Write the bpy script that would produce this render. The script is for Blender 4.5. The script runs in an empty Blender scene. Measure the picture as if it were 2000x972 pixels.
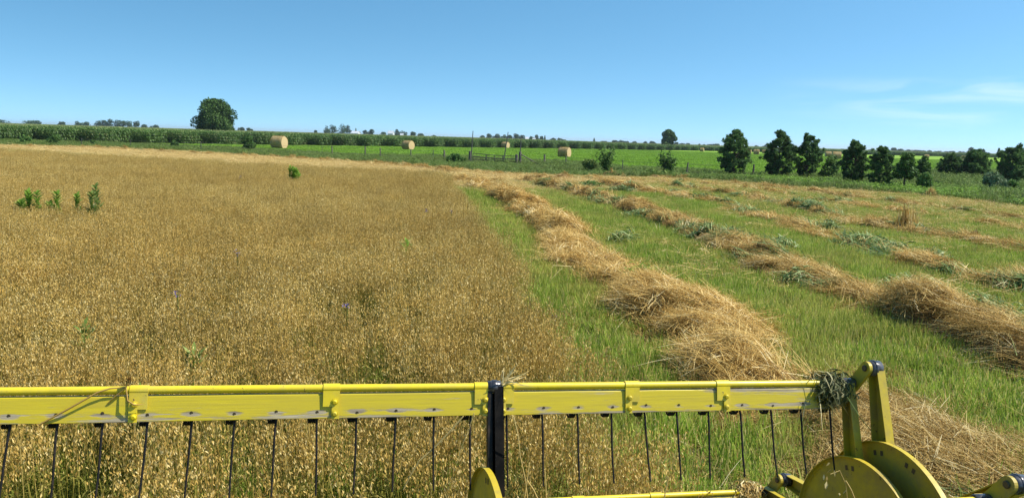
import bpy, math, random
import numpy as np
from mathutils import Vector, Matrix
C = bpy.context
S = C.scene
# ------------------------------------------------------------------ camera, sky, sun, exposure
W, H, F = 2000.0, 972.0, 1500.0
CAM = np.array([0, 0, 2.6])
PITCH, ROLL = math.radians(8.15), math.radians(1.69)
RM = Matrix.Rotation(math.pi / 2 - PITCH, 3, 'X') @ Matrix.Rotation(ROLL, 3, 'Z')
RN = np.array(RM)
cd = bpy.data.cameras.new('camera'); cam = bpy.data.objects.new('camera', cd); S.collection.objects.link(cam)
cam.matrix_world = Matrix.Translation(CAM) @ RM.to_4x4()
cd.sensor_width = 36; cd.lens = F / W * 36; cd.clip_start = 0.05; cd.clip_end = 20000
S.camera = cam
SUN_EL, SUN_AZ = math.radians(52), math.radians(92)      # azimuth clockwise from the view direction
sd = Vector((math.cos(SUN_EL) * math.sin(SUN_AZ), math.cos(SUN_EL) * math.cos(SUN_AZ), math.sin(SUN_EL)))
sl = bpy.data.lights.new('sun', 'SUN'); sl.energy = 4.8; sl.angle = math.radians(0.53); sl.color = (1, .95, .86)
so = bpy.data.objects.new('sun', sl); S.collection.objects.link(so)
so.rotation_euler = (-sd).to_track_quat('-Z', 'Y').to_euler()
S.view_settings.view_transform = 'Standard'; S.view_settings.look = 'None'
S.view_settings.exposure = 0.7; S.view_settings.gamma = 1.0
S.cycles.max_bounces = 8; S.cycles.transparent_max_bounces = 8

wd = bpy.data.worlds.new('World'); S.world = wd; wd.use_nodes = True
nt = wd.node_tree; N, L = nt.nodes, nt.links
for n in list(N): N.remove(n)
def wn(t, **k):
    n = N.new(t)
    for a, v in k.items(): setattr(n, a, v)
    return n
def wmath(op, a, b=None, c=None):
    n = wn('ShaderNodeMath', operation=op)
    for i, v in enumerate((a, b, c)):
        if v is None: continue
        if isinstance(v, (int, float)): n.inputs[i].default_value = v
        else: L.new(v, n.inputs[i])
    return n.outputs[0]
tc = wn('ShaderNodeTexCoord'); sp = wn('ShaderNodeSeparateXYZ'); L.new(tc.outputs['Generated'], sp.inputs[0])
zz = wmath('MULTIPLY_ADD', sp.outputs[2], 2.0, 0.135)
cb = wn('ShaderNodeCombineXYZ'); L.new(sp.outputs[0], cb.inputs[0]); L.new(sp.outputs[1], cb.inputs[1]); L.new(zz, cb.inputs[2])
nm = wn('ShaderNodeVectorMath', operation='NORMALIZE'); L.new(cb.outputs[0], nm.inputs[0])
sky = wn('ShaderNodeTexSky', sky_type='NISHITA', sun_disc=False, sun_elevation=SUN_EL, sun_rotation=SUN_AZ, altitude=250,
         air_density=1.0, dust_density=0.6, ozone_density=1.6)
L.new(nm.outputs[0], sky.inputs[0])
hs = wn('ShaderNodeHueSaturation'); hs.inputs['Saturation'].default_value = 1.22; hs.inputs['Hue'].default_value = 0.481; hs.inputs['Value'].default_value = 1.48
L.new(sky.outputs[0], hs.inputs['Color'])
az = wmath('ARCTAN2', sp.outputs[0], sp.outputs[1])
cx = wn('ShaderNodeCombineXYZ'); L.new(wmath('MULTIPLY', az, 5.0), cx.inputs[0]); L.new(wmath('MULTIPLY', sp.outputs[2], 38.0), cx.inputs[1])
nz = wn('ShaderNodeTexNoise'); nz.inputs['Scale'].default_value = 1.0; nz.inputs['Detail'].default_value = 4; nz.inputs['Roughness'].default_value = .6
nz.inputs['Distortion'].default_value = .6
L.new(cx.outputs[0], nz.inputs['Vector'])
def wmr(v, a, b):
    n = wn('ShaderNodeMapRange', interpolation_type='SMOOTHSTEP'); L.new(v, n.inputs[0])
    n.inputs[1].default_value = a; n.inputs[2].default_value = b; return n.outputs[0]
m = wmath('MULTIPLY', wmr(nz.outputs[0], .40, .72), wmr(az, .28, .52))
m = wmath('MULTIPLY', m, wmr(sp.outputs[2], .012, .05)); m = wmath('MULTIPLY', m, wmr(sp.outputs[2], .088, .070))
m = wmath('MULTIPLY', m, 0.26)
mx = wn('ShaderNodeMix', data_type='RGBA'); L.new(m, mx.inputs[0]); L.new(hs.outputs[0], mx.inputs[6]); mx.inputs[7].default_value = (10, 10.3, 10.6, 1)
bg = wn('ShaderNodeBackground'); bg.inputs[1].default_value = 0.085
L.new(mx.outputs[2], bg.inputs[0])
ow = wn('ShaderNodeOutputWorld'); L.new(bg.outputs[0], ow.inputs[0])

# ------------------------------------------------------------------ helpers
rng = np.random.default_rng(7)
def ray(px, py):
    return RN @ np.array([(px - W / 2) / F, -(py - H / 2) / F, -1.0])
def at(px, py, z=0.0):
    d = ray(px, py); return CAM + d * ((z - CAM[2]) / d[2])
def dep(px, py, Z):
    return CAM + ray(px, py) * Z
def proj(P):
    q = (np.asarray(P, float) - CAM) @ RN
    return W / 2 + F * q[..., 0] / -q[..., 2], H / 2 - F * q[..., 1] / -q[..., 2]
def yh(px): return 241.6 + 0.0295 * px
def tag(o, label=None, cat=None, group=None, kind=None):
    if label: o['label'] = label
    if cat: o['category'] = cat
    if group: o['group'] = group
    if kind: o['kind'] = kind
    return o
def link(o, parent=None):
    S.collection.objects.link(o)
    if parent: o.parent = parent
    return o
def empty(name, loc=(0, 0, 0), rz=0):
    o = bpy.data.objects.new(name, None); o.location = loc; o.rotation_euler = (0, 0, rz); return link(o)

class MB:
    """collects verts / faces (+ a per-vertex tint and a per-face material slot) and links them as one mesh"""
    def __init__(s): s.v, s.f, s.t, s.m, s.n = [], [], [], [], 0
    def add(s, v, f, tint=0.5, mat=0):
        v = np.asarray(v, float).reshape(-1, 3); f = np.asarray(f, int)
        s.v.append(v); s.f.append(f + s.n); s.n += len(v)
        s.t.append(np.broadcast_to(np.asarray(tint, float), (len(v),)).copy()); s.m.append(np.full(len(f), mat, int)); return s
    def mesh(s, name, mats, smooth=False):
        me = bpy.data.meshes.new(name)
        v = np.concatenate(s.v); t = np.concatenate(s.t)
        me.vertices.add(len(v)); me.vertices.foreach_set('co', v.astype(np.float32).ravel())
        starts, loops, mi, p = [], [], [], 0
        for f, mm in zip(s.f, s.m):
            if len(f) == 0: continue
            k = f.shape[1]; starts.append(p + np.arange(len(f)) * k); loops.append(f.ravel()); mi.append(mm); p += f.size
        starts = np.concatenate(starts); loops = np.concatenate(loops); mi = np.concatenate(mi)
        me.loops.add(len(loops)); me.loops.foreach_set('vertex_index', loops.astype(np.int32))
        me.polygons.add(len(starts)); me.polygons.foreach_set('loop_start', starts.astype(np.int32))
        me.polygons.foreach_set('material_index', mi.astype(np.int32))
        me.polygons.foreach_set('use_smooth', np.full(len(starts), bool(smooth)))
        me.update(calc_edges=True)
        a = me.attributes.new('tint', 'FLOAT', 'POINT'); a.data.foreach_set('value', t.astype(np.float32))
        for mt in (mats if isinstance(mats, (list, tuple)) else [mats]): me.materials.append(mt)
        return me
    def build(s, name, mats, parent=None, smooth=False):
        return link(bpy.data.objects.new(name, s.mesh(name, mats, smooth)), parent)

def unit(v): return v / np.maximum(np.linalg.norm(v, axis=-1, keepdims=True), 1e-9)
def ribbons(mb, P, side, w, tint, mat=0):
    """P (N,S,3) centre lines, side (N,3) or (N,S,3) across direction, w (S,) or (N,S) widths"""
    P = np.asarray(P, float); n, sg = P.shape[:2]
    if side.ndim == 2: side = side[:, None, :]
    w = np.broadcast_to(np.asarray(w, float), (n, sg))[..., None] * .5
    V = np.stack([P - side * w, P + side * w], 2).reshape(-1, 3)
    b = (np.arange(n) * sg * 2)[:, None] + (np.arange(sg - 1) * 2)[None]
    b = b.ravel(); Fq = np.stack([b, b + 1, b + 3, b + 2], 1)
    mb.add(V, Fq, np.repeat(np.asarray(np.broadcast_to(tint, (n,)), float), sg * 2), mat)
def tube(mb, pts, r, k=8, tint=.5, mat=0, caps=True):
    pts = np.asarray(pts, float); r = np.broadcast_to(np.asarray(r, float), (len(pts),))
    T = np.gradient(pts, axis=0) if len(pts) > 2 else np.repeat((pts[1] - pts[0])[None], 2, 0)
    T = unit(T); up = np.array([0, 0, 1.]) if abs(T[0, 2]) < .9 else np.array([1., 0, 0])
    rows = []
    for p, t, rr in zip(pts, T, r):
        a = unit(np.cross(t, up)); b = np.cross(a, t); an = np.arange(k) * 2 * math.pi / k
        rows.append(p + rr * (np.cos(an)[:, None] * a + np.sin(an)[:, None] * b))
    V = np.concatenate(rows); f = []
    for i in range(len(pts) - 1):
        for j in range(k): f.append((i * k + j, i * k + (j + 1) % k, (i + 1) * k + (j + 1) % k, (i + 1) * k + j))
    mb.add(V, f, tint, mat)
    if caps:
        mb.add(rows[0], [tuple(range(k))], tint, mat); mb.add(rows[-1], [tuple(range(k))[::-1]], tint, mat)
def box(mb, lo, hi, tint=.5, mat=0, bev=0.0, M=None):
    lo, hi = np.array(lo, float), np.array(hi, float)
    bm = __import__('bmesh').new()
    import bmesh as B
    B.ops.create_cube(bm, size=1); B.ops.scale(bm, vec=Vector(hi - lo), verts=bm.verts); B.ops.translate(bm, vec=Vector((lo + hi) / 2), verts=bm.verts)
    if bev: B.ops.bevel(bm, geom=bm.edges[:], offset=bev, segments=2, affect='EDGES', profile=.6)
    if M is not None: B.ops.transform(bm, matrix=M, verts=bm.verts)
    addbm(mb, bm, tint, mat)
def addbm(mb, bm, tint=.5, mat=0):
    bm.verts.index_update(); V = np.array([v.co[:] for v in bm.verts]); by = {}
    for f in bm.faces: by.setdefault(len(f.verts), []).append([v.index for v in f.verts])
    first = True
    for k, fs in by.items():
        if first: mb.add(V, fs, tint, mat); base = mb.n - len(V); first = False
        else:
            mb.f.append(np.array(fs) + base); mb.m.append(np.full(len(fs), mat, int))
    bm.free()
def vnoise(x, y, seed=0):
    xi, yi = np.floor(x).astype(int), np.floor(y).astype(int); fx, fy = x - xi, y - yi
    fx = fx * fx * (3 - 2 * fx); fy = fy * fy * (3 - 2 * fy)
    def h(a, b):
        q = (a * 374761393 + b * 668265263 + seed * 974634777) & 0x7fffffff
        q = ((q ^ (q >> 13)) * 1274126177) & 0x7fffffff
        return ((q ^ (q >> 16)) & 0xffff) / 65535.0
    return (h(xi, yi) * (1 - fx) + h(xi + 1, yi) * fx) * (1 - fy) + (h(xi, yi + 1) * (1 - fx) + h(xi + 1, yi + 1) * fx) * fy
def fbm(x, y, seed=0, o=3):
    r, a, t = 0, 1., 0
    for i in range(o): r = r + a * vnoise(x * 2 ** i, y * 2 ** i, seed + i); t += a; a *= .5
    return r / t
def inpoly(p, poly):
    x, y = p[:, 0], p[:, 1]; c = np.zeros(len(p), bool); q = poly[-1]
    for r in poly:
        k = ((r[1] > y) != (q[1] > y)) & (x < (q[0] - r[0]) * (y - r[1]) / (q[1] - r[1] + 1e-12) + r[0]); c ^= k; q = r
    return c
def sample(poly, step, jit=.5):
    poly = np.array([p[:2] for p in poly]); lo, hi = poly.min(0), poly.max(0)
    gx, gy = np.meshgrid(np.arange(lo[0], hi[0], step), np.arange(lo[1], hi[1], step))
    p = np.stack([gx.ravel(), gy.ravel()], 1); p += rng.uniform(-jit, jit, p.shape) * step
    return p[inpoly(p, poly)]

HAZE = 0.00012
# ---- materials
def mat(name): 
    m = bpy.data.materials.new(name); m.use_nodes = True
    for n in list(m.node_tree.nodes): m.node_tree.nodes.remove(n)
    return m
class G:
    def __init__(s, m): s.t = m.node_tree
    def n(s, t, ins=None, **k):
        x = s.t.nodes.new(t)
        for a, v in k.items(): setattr(x, a, v)
        for i, v in (ins or {}).items():
            if isinstance(v, bpy.types.NodeSocket): s.t.links.new(v, x.inputs[i])
            else: x.inputs[i].default_value = v
        return x
    def ramp(s, fac, stops, interp='LINEAR'):
        r = s.n('ShaderNodeValToRGB', {0: fac}); e = r.color_ramp.elements; r.color_ramp.interpolation = interp
        while len(e) < len(stops): e.new(.5)
        for q, (p, c) in zip(e, stops): q.position = p; q.color = (*c, 1)
        return r.outputs[0]
    def mix(s, f, a, b, bt='MIX'):
        x = s.n('ShaderNodeMix', data_type='RGBA', blend_type=bt)
        for i, v in ((0, f), (6, a), (7, b)):
            if isinstance(v, bpy.types.NodeSocket): s.t.links.new(v, x.inputs[i])
            else: x.inputs[i].default_value = (*v, 1) if isinstance(v, tuple) else v
        return x.outputs[2]
    def m(s, op, a, b=0.0, c=0.0): return s.n('ShaderNodeMath', {0: a, 1: b, 2: c}, operation=op).outputs[0]
    def noise(s, vec, scale, detail=3, rough=.55):
        return s.n('ShaderNodeTexNoise', {'Vector': vec, 'Scale': scale, 'Detail': detail, 'Roughness': rough}).outputs[0]
    def pos(s): return s.n('ShaderNodeNewGeometry').outputs['Position']
    def obj(s): return s.n('ShaderNodeTexCoord').outputs['Object']
    def mr(s, v, a, b, c=0., d=1.): return s.n('ShaderNodeMapRange', {0: v, 1: a, 2: b, 3: c, 4: d}).outputs[0]
    def tint(s): return s.n('ShaderNodeAttribute', attribute_name='tint').outputs['Fac']
    def rnd(s): return s.n('ShaderNodeObjectInfo').outputs['Random']
    def out(s, sh): s.t.links.new(sh, s.n('ShaderNodeOutputMaterial').inputs[0])
    def plant(s, col, rough=.55, trans=.3, spec=.3, tcol=None):
        p = s.n('ShaderNodeBsdfPrincipled', {'Base Color': col, 'Roughness': rough, 'Specular IOR Level': spec})
        t = s.n('ShaderNodeBsdfTranslucent', {0: tcol if tcol is not None else col})
        s.out(s.n('ShaderNodeMixShader', {0: trans, 1: p.outputs[0], 2: t.outputs[0]}).outputs[0])
    def solid(s, col, rough=.5, spec=.5, metal=0., bump=None):
        p = s.n('ShaderNodeBsdfPrincipled', {'Base Color': col, 'Roughness': rough, 'Specular IOR Level': spec, 'Metallic': metal})
        if bump is not None: s.t.links.new(s.n('ShaderNodeBump', {'Height': bump[0], 'Strength': bump[1], 'Distance': bump[2]}).outputs[0], p.inputs['Normal'])
        s.out(p.outputs[0]); return p
def plantmat(name, stops, trans=.3, spec=.3, rough=.6, patch=None, zgreen=None):
    """leaf / straw colour by per-blade tint; patch: wide-area mixing colour by world noise; zgreen: colour of the lower stem"""
    m = mat(name); g = G(m); c = g.ramp(g.tint(), stops)
    hv = g.mr(g.rnd(), 0, 1, .82, 1.18)
    if patch:
        col, sc, a, b, amt = patch
        c = g.mix(g.m('MULTIPLY', g.mr(g.noise(g.pos(), sc, 4), a, b), amt), c, col)
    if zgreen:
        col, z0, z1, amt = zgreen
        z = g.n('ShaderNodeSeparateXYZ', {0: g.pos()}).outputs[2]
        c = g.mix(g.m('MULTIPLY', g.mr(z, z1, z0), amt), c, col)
    c = g.mix(1.0, c, g.n('ShaderNodeCombineColor', {0: hv, 1: hv, 2: hv}).outputs[0], 'MULTIPLY')
    g.plant(c, rough, trans, spec * .5); return m

M = {}
M['oat'] = plantmat('ripe_oat', [(0, (.28, .178, .040)), (.35, (.455, .305, .075)), (.7, (.595, .43, .13)), (1, (.76, .62, .29))], .25, .25,
                    patch=((.42, .255, .055), .22, .42, .7, .5))
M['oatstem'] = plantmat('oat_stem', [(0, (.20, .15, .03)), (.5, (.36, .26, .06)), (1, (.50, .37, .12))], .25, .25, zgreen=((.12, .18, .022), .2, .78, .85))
M['grass'] = plantmat('stubble_green', [(0, (.10, .20, .02)), (.45, (.22, .34, .035)), (.75, (.36, .42, .07)), (1, (.62, .53, .21))], .35, .25,
                      patch=((.46, .40, .11), .45, .46, .74, .75))
M['straw'] = plantmat('cut_straw', [(0, (.24, .14, .035)), (.4, (.46, .30, .085)), (.75, (.65, .50, .20)), (1, (.84, .72, .42))], .2, .25)
M['weed'] = plantmat('weed_leaf', [(0, (.055, .11, .018)), (.5, (.125, .195, .036)), (.85, (.22, .29, .07)), (1, (.38, .38, .17))], .3, .3,
                     patch=((.13, .17, .05), .12, .45, .7, .5))
M['lime'] = plantmat('lime_weed_leaf', [(0, (.09, .18, .02)), (.6, (.17, .30, .035)), (1, (.27, .40, .07))], .35, .3)
M['cutweed'] = plantmat('wilted_weed_leaf', [(0, (.04, .08, .016)), (.5, (.12, .19, .045)), (1, (.36, .42, .17))], .25, .4, .45)
M['corn'] = plantmat('corn_leaf', [(0, (.035, .085, .013)), (.5, (.075, .155, .024)), (.85, (.14, .24, .05)), (1, (.34, .36, .14))], .35, .5, .45)
M['alfalfa'] = plantmat('alfalfa_leaf', [(0, (.11, .23, .02)), (.5, (.20, .34, .035)), (1, (.29, .42, .06))], .35, .25)
M['pine'] = plantmat('pine_needles', [(0, (.045, .10, .032)), (.5, (.095, .18, .052)), (1, (.18, .28, .085))], .35, .3)
M['broad'] = plantmat('broad_leaf', [(0, (.035, .085, .018)), (.5, (.07, .145, .03)), (1, (.13, .22, .05))], .3, .3)
M['dark'] = plantmat('dark_broad_leaf', [(0, (.018, .045, .016)), (.5, (.034, .075, .024)), (1, (.06, .11, .035))], .2, .3)
M['light'] = plantmat('light_leaf', [(0, (.055, .12, .022)), (.5, (.11, .20, .04)), (1, (.19, .29, .075))], .3, .3)
M['pale'] = plantmat('silvery_leaf', [(0, (.06, .11, .045)), (.5, (.11, .17, .08)), (1, (.20, .26, .15))], .25, .35)
M['purple'] = plantmat('purple_petal', [(0, (.10, .075, .22)), (1, (.20, .16, .34))], .2)
m = mat('bark'); g = G(m); M['bark'] = m
g.solid(g.ramp(g.noise(g.obj(), 6, 5), [(.3, (.045, .035, .025)), (.7, (.15, .12, .09))]), .9, .2)
m = mat('steel_post'); g = G(m); M['post'] = m
g.solid(g.ramp(g.noise(g.pos(), 5, 4), [(.3, (.05, .05, .045)), (.7, (.13, .125, .11))]), .75, .3)
m = mat('weathered_wood'); g = G(m); M['wood'] = m
g.solid(g.ramp(g.noise(g.pos(), 9, 4), [(.3, (.07, .06, .048)), (.7, (.22, .19, .15))]), .9, .2)
m = mat('gate_steel'); g = G(m); M['gate'] = m
g.solid(g.ramp(g.noise(g.pos(), 3, 4), [(.35, (.07, .06, .05)), (.7, (.16, .13, .11))]), .6, .4, .3)
m = mat('barn_white'); g = G(m); M['barn'] = m
g.solid(g.ramp(g.noise(g.pos(), .4, 3), [(.3, (.45, .47, .50)), (.7, (.58, .58, .58))]), .6)
m = mat('barn_roof_metal'); g = G(m); M['roof'] = m
g.solid(g.ramp(g.noise(g.pos(), .4, 3), [(.3, (.40, .42, .45)), (.7, (.55, .56, .58))]), .45)
# bale: coiled dry grass
m = mat('bale_side'); g = G(m); M['bale'] = m
o = g.obj(); st = g.n('ShaderNodeMapping', {0: o, 3: (14, 60, 60)}).outputs[0]
nn = g.noise(st, 1., 5, .7); n2 = g.noise(o, 3., 3)
g.solid(g.mix(.5, g.ramp(nn, [(.3, (.11, .075, .034)), (.55, (.27, .20, .092)), (.8, (.46, .38, .21))]), g.ramp(n2, [(.3, (.25, .19, .085)), (.7, (.44, .36, .19))])), .85, .2, 0., (nn, .6, .03))
m = mat('bale_end'); g = G(m); M['baleend'] = m
o = g.obj(); st = g.n('ShaderNodeMapping', {0: o, 3: (0, 1, 1)}).outputs[0]
wv = g.n('ShaderNodeTexWave', {'Vector': st, 'Scale': 2.2, 'Distortion': 2.5, 'Detail': 3., 'Detail Scale': 3.}, wave_type='RINGS', rings_direction='X').outputs[1]
nn = g.noise(o, 22., 5, .7)
g.solid(g.mix(.55, g.ramp(wv, [(.2, (.36, .24, .10)), (.8, (.62, .47, .25))]), g.ramp(nn, [(.3, (.26, .17, .07)), (.75, (.66, .52, .30))])), .85, .2, 0., (nn, .6, .03))
# straw mound (what shows between the straws)
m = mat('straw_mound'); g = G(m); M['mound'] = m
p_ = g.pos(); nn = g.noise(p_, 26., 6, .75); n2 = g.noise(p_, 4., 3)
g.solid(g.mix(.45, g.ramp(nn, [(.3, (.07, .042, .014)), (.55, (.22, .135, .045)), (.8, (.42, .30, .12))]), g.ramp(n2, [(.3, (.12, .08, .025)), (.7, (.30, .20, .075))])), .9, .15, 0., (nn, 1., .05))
# ground sheets
m = mat('ground_soil_and_fields'); g = G(m); M['ground'] = m
p_ = g.pos(); n1 = g.noise(p_, 3., 6, .7)
near = g.ramp(n1, [(.3, (.06, .05, .02)), (.55, (.10, .105, .03)), (.75, (.16, .15, .05))])
vor = g.n('ShaderNodeTexVoronoi', {'Vector': g.n('ShaderNodeMapping', {0: p_, 2: (0, 0, .2), 3: (1 / 420, 1 / 700, 0)}).outputs[0], 'Scale': 1.0}, distance='CHEBYCHEV').outputs['Color']
vf = g.n('ShaderNodeSeparateColor', {0: vor}).outputs[0]
far = g.ramp(vf, [(0, (.045, .10, .022)), (.35, (.075, .15, .035)), (.6, (.055, .12, .026)), (.8, (.12, .19, .05)), (1, (.22, .22, .09))])
far = g.mix(g.mr(g.noise(p_, .05, 4), .3, .7, 0, .4), far, (.05, .10, .025))
ln = g.n('ShaderNodeVectorMath', {0: p_}, operation='LENGTH').outputs['Value']
g.solid(g.mix(g.mr(ln, 150, 300), near, far), .95, .1)
m = mat('hay_meadow_green'); g = G(m); M['hay'] = m
p_ = g.pos(); n1 = g.noise(p_, .9, 8, .72); n2 = g.noise(p_, .06, 4)
g.solid(g.mix(.45, g.ramp(n1, [(.25, (.085, .16, .015)), (.5, (.175, .30, .028)), (.78, (.27, .40, .055))]), g.ramp(n2, [(.3, (.14, .26, .022)), (.7, (.22, .34, .038))])), .9, .1, 0., (n1, 1., .3))

# ------------------------------------------------------------------ ground
def hgt(x, y):
    r = np.hypot(x, y); k = np.clip((r - 550) / 900, 0, 1); k = k * k * (3 - 2 * k)
    left = np.clip(.45 - x / np.maximum(r, 1), 0, 1.4)
    return k * (-1.2 + 4.5 * (fbm(x / 700, y / 700, 3, 2) - .35) + 5.0 * left ** 2)
rad = np.concatenate([np.arange(0, 120, 12), np.geomspace(120, 9000, 60)]); A_ = 200
ang = np.arange(A_) * 2 * math.pi / A_
X, Y = rad[:, None] * np.sin(ang), rad[:, None] * np.cos(ang); Z = hgt(X, Y)
V = np.stack([X, Y, Z], -1).reshape(-1, 3); fq = []
for i in range(len(rad) - 1):
    j = np.arange(A_); fq.append(np.stack([i * A_ + j, i * A_ + (j + 1) % A_, (i + 1) * A_ + (j + 1) % A_, (i + 1) * A_ + j], 1))
mb = MB(); mb.add(V, np.concatenate(fq[1:])); mb.add(V[:1] * 0, np.zeros((0, 4), int))
# centre disc
mb.add(np.concatenate([[[0, 0, 0]], V[A_:2 * A_]]), [(0, 1 + (j + 1) % A_, 1 + j) for j in range(A_)])
tag(mb.build('ground', M['ground'], None, True), kind='structure')

# boundary lines in ground coordinates
P2 = lambda pts, z=0: [tuple(at(x, y, z)[:2]) for x, y in pts]
OAT = [(-55, 61.5), (-34.6, 51.9), (-3.43, 37.6), (.12, 10.1), (.78, 5.5), (.92, 3.6), (.95, 1.5), (-6, 1.5), (-30, 12), (-55, 30)]
EDGE = P2([(0, 286), (200, 290), (400, 301), (700, 320), (1000, 344), (1300, 351), (1600, 373), (1800, 386), (2000, 410)])   # cut field / weeds
EDGE = [(-90, 100)] + EDGE + [(34, 22), (36, 8)]
HAYE = P2([(440, 290), (650, 302), (921, 311), (1100, 319), (1300, 334), (1500, 345), (1700, 350), (1850, 340), (2000, 338)])    # weeds / hay
CORN = P2([(0, 276), (700, 285), (1370, 294.5)]); CORN = [(-150, 62)] + CORN + [(258, 430), (420, 560)]
hay = HAYE + [(170, 90), (380, 200), (430, 560)] + CORN[::-1][:-1][:3] + [(-62, 122)]
ins = [(p[0], p[1]) for p in hay]
mb = MB(); mb.add([(x, y, .012) for x, y in ins], [tuple(range(len(ins)))]); o = mb.build('hay_meadow', M['hay']); tag(o, kind='structure')

# ------------------------------------------------------------------ scattering (stuff only)
def scatter(name, pts, coll_meshes, scale, label, cat, tilt=.06, z=0.0, rz=None):
    col = bpy.data.collections.new(name + '_pieces')
    for i, me in enumerate(coll_meshes): col.objects.link(bpy.data.objects.new(f'{name}_piece', me))
    n = len(pts); P = np.zeros((n, 3)); P[:, :2] = pts[:, :2]; P[:, 2] = z if pts.shape[1] < 3 else pts[:, 2]
    me = bpy.data.meshes.new(name); me.vertices.add(n); me.vertices.foreach_set('co', P.astype(np.float32).ravel())
    rot = np.stack([rng.normal(0, tilt, n), rng.normal(0, tilt, n), rng.uniform(0, 2 * math.pi, n) if rz is None else rz + rng.integers(0, 2, n) * math.pi], 1)
    a = me.attributes.new('turn', 'FLOAT_VECTOR', 'POINT'); a.data.foreach_set('vector', rot.astype(np.float32).ravel())
    a = me.attributes.new('size', 'FLOAT_VECTOR', 'POINT'); a.data.foreach_set('vector', np.broadcast_to(np.asarray(scale, float).reshape(n, -1), (n, 3)).astype(np.float32).ravel())
    a = me.attributes.new('pick', 'INT', 'POINT'); a.data.foreach_set('value', rng.integers(0, len(coll_meshes), n).astype(np.int32))
    ng = bpy.data.node_groups.new(name, 'GeometryNodeTree')
    ng.interface.new_socket('Geometry', in_out='INPUT', socket_type='NodeSocketGeometry'); ng.interface.new_socket('Geometry', in_out='OUTPUT', socket_type='NodeSocketGeometry')
    a, b = ng.nodes.new('NodeGroupInput'), ng.nodes.new('NodeGroupOutput')
    ci = ng.nodes.new('GeometryNodeCollectionInfo'); ci.inputs[0].default_value = col; ci.inputs[1].default_value = True; ci.inputs[2].default_value = True
    ip = ng.nodes.new('GeometryNodeInstanceOnPoints')
    def na(nm, t):
        q = ng.nodes.new('GeometryNodeInputNamedAttribute'); q.data_type = t; q.inputs[0].default_value = nm
        return [s for s in q.outputs if s.enabled][0]
    lk = ng.links.new
    lk(a.outputs[0], ip.inputs['Points']); lk(ci.outputs[0], ip.inputs['Instance']); ip.inputs['Pick Instance'].default_value = True
    lk(na('pick', 'INT'), ip.inputs['Instance Index']); lk(na('turn', 'FLOAT_VECTOR'), ip.inputs['Rotation']); lk(na('size', 'FLOAT_VECTOR'), ip.inputs['Scale'])
    lk(ip.outputs[0], b.inputs[0])
    o = link(bpy.data.objects.new(name, me)); md = o.modifiers.new('scatter', 'NODES'); md.node_group = ng
    return tag(o, label, cat, None, 'stuff')

def hd(n): a = rng.uniform(0, 2 * math.pi, n); return np.stack([np.cos(a), np.sin(a), 0 * a], 1)
def curve(base, d, L_, rise, droop, sg):
    """blade centre lines: go out along d by L_*, up by rise, dropping by droop*t^2"""
    t = np.linspace(0, 1, sg)[None, :, None]
    up = np.array([0, 0, 1.])
    return base[:, None] + d[:, None] * (L_[:, None, None] * t) + up * (rise[:, None, None] * t - droop[:, None, None] * t * t)
def spikelets(mb, c, size, mat_=0, tlo=.2, thi=1.0, down=True):
    n = len(c); d = rng.normal(0, .45, (n, 3)); d[:, 2] = -1 if down else rng.normal(0, .5, n); d = unit(d)
    s = unit(np.cross(d, rng.normal(0, 1, (n, 3)))); L_ = size * rng.uniform(.75, 1.2, n)
    P = c[:, None] + d[:, None] * (L_[:, None, None] * np.array([0, .45, 1])[None, :, None])
    w = L_[:, None] * np.array([.08, .36, .04])[None]
    ribbons(mb, P, s, w, rng.uniform(tlo, thi, n), mat_)
def oat_patch(n, size=.5):
    mb = MB(); base = np.zeros((n, 3)); base[:, :2] = rng.uniform(-size / 2, size / 2, (n, 2))
    h = rng.normal(.86, .075, n); d = hd(n); lean = rng.uniform(.02, .14, n)
    P = curve(base, d, lean, h, 0 * h, 5); P[:, :, :2] += rng.normal(0, .004, (n, 5, 2))
    s = hd(n); ribbons(mb, P, s, [.0055, .005, .0045, .004, .003], rng.uniform(0, 1, n), 1)
    for k in range(2):
        z = rng.uniform(.15, .6, n); b = base + d * (lean * z / h)[:, None] + np.array([0, 0, 1.]) * z[:, None]; e = hd(n)
        Q = curve(b, e, rng.uniform(.06, .16, n), rng.uniform(.10, .2, n), rng.uniform(.12, .3, n), 4)
        ribbons(mb, Q, unit(np.cross(e, [0, 0, 1.])), [.007, .010, .008, .001], rng.uniform(0, 1, n), 1)
    ns = 32; tip = P[:, -1]; u_ = rng.uniform(0, 1, (n, ns))
    e = hd(n * ns).reshape(n, ns, 3); r = (.012 + .045 * np.sin(np.clip(u_, 0, 1) * 2.6)) * rng.uniform(.4, 1.2, (n, ns))
    side = unit(d + rng.normal(0, .3, d.shape) * [1, 1, 0])
    c = tip[:, None] + e * r[..., None] + np.array([0, 0, -1.]) * (u_ * .21)[..., None] + side[:, None] * (.05 * (1 - u_) ** 2)[..., None]
    tl = np.repeat(rng.uniform(-.2, .2, n), ns)
    mb2 = mb; c = c.reshape(-1, 3)
    spikelets(mb2, c, .021, 0, .02, 1.0)
    mb.t[-1] = np.clip(mb.t[-1] + np.repeat(tl, 6), 0, 1)
    return mb.mesh('oat_patch', [M['oat'], M['oatstem']])
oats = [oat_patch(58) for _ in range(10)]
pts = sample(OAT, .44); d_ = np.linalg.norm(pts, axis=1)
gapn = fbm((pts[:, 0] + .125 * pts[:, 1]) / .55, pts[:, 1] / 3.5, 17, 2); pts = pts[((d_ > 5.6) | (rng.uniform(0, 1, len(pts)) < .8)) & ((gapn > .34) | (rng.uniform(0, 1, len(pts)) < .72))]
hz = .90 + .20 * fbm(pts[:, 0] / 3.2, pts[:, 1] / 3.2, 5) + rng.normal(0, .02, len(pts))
scl = np.stack([np.full(len(pts), 1.0), np.full(len(pts), 1.0), hz], 1)
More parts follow.
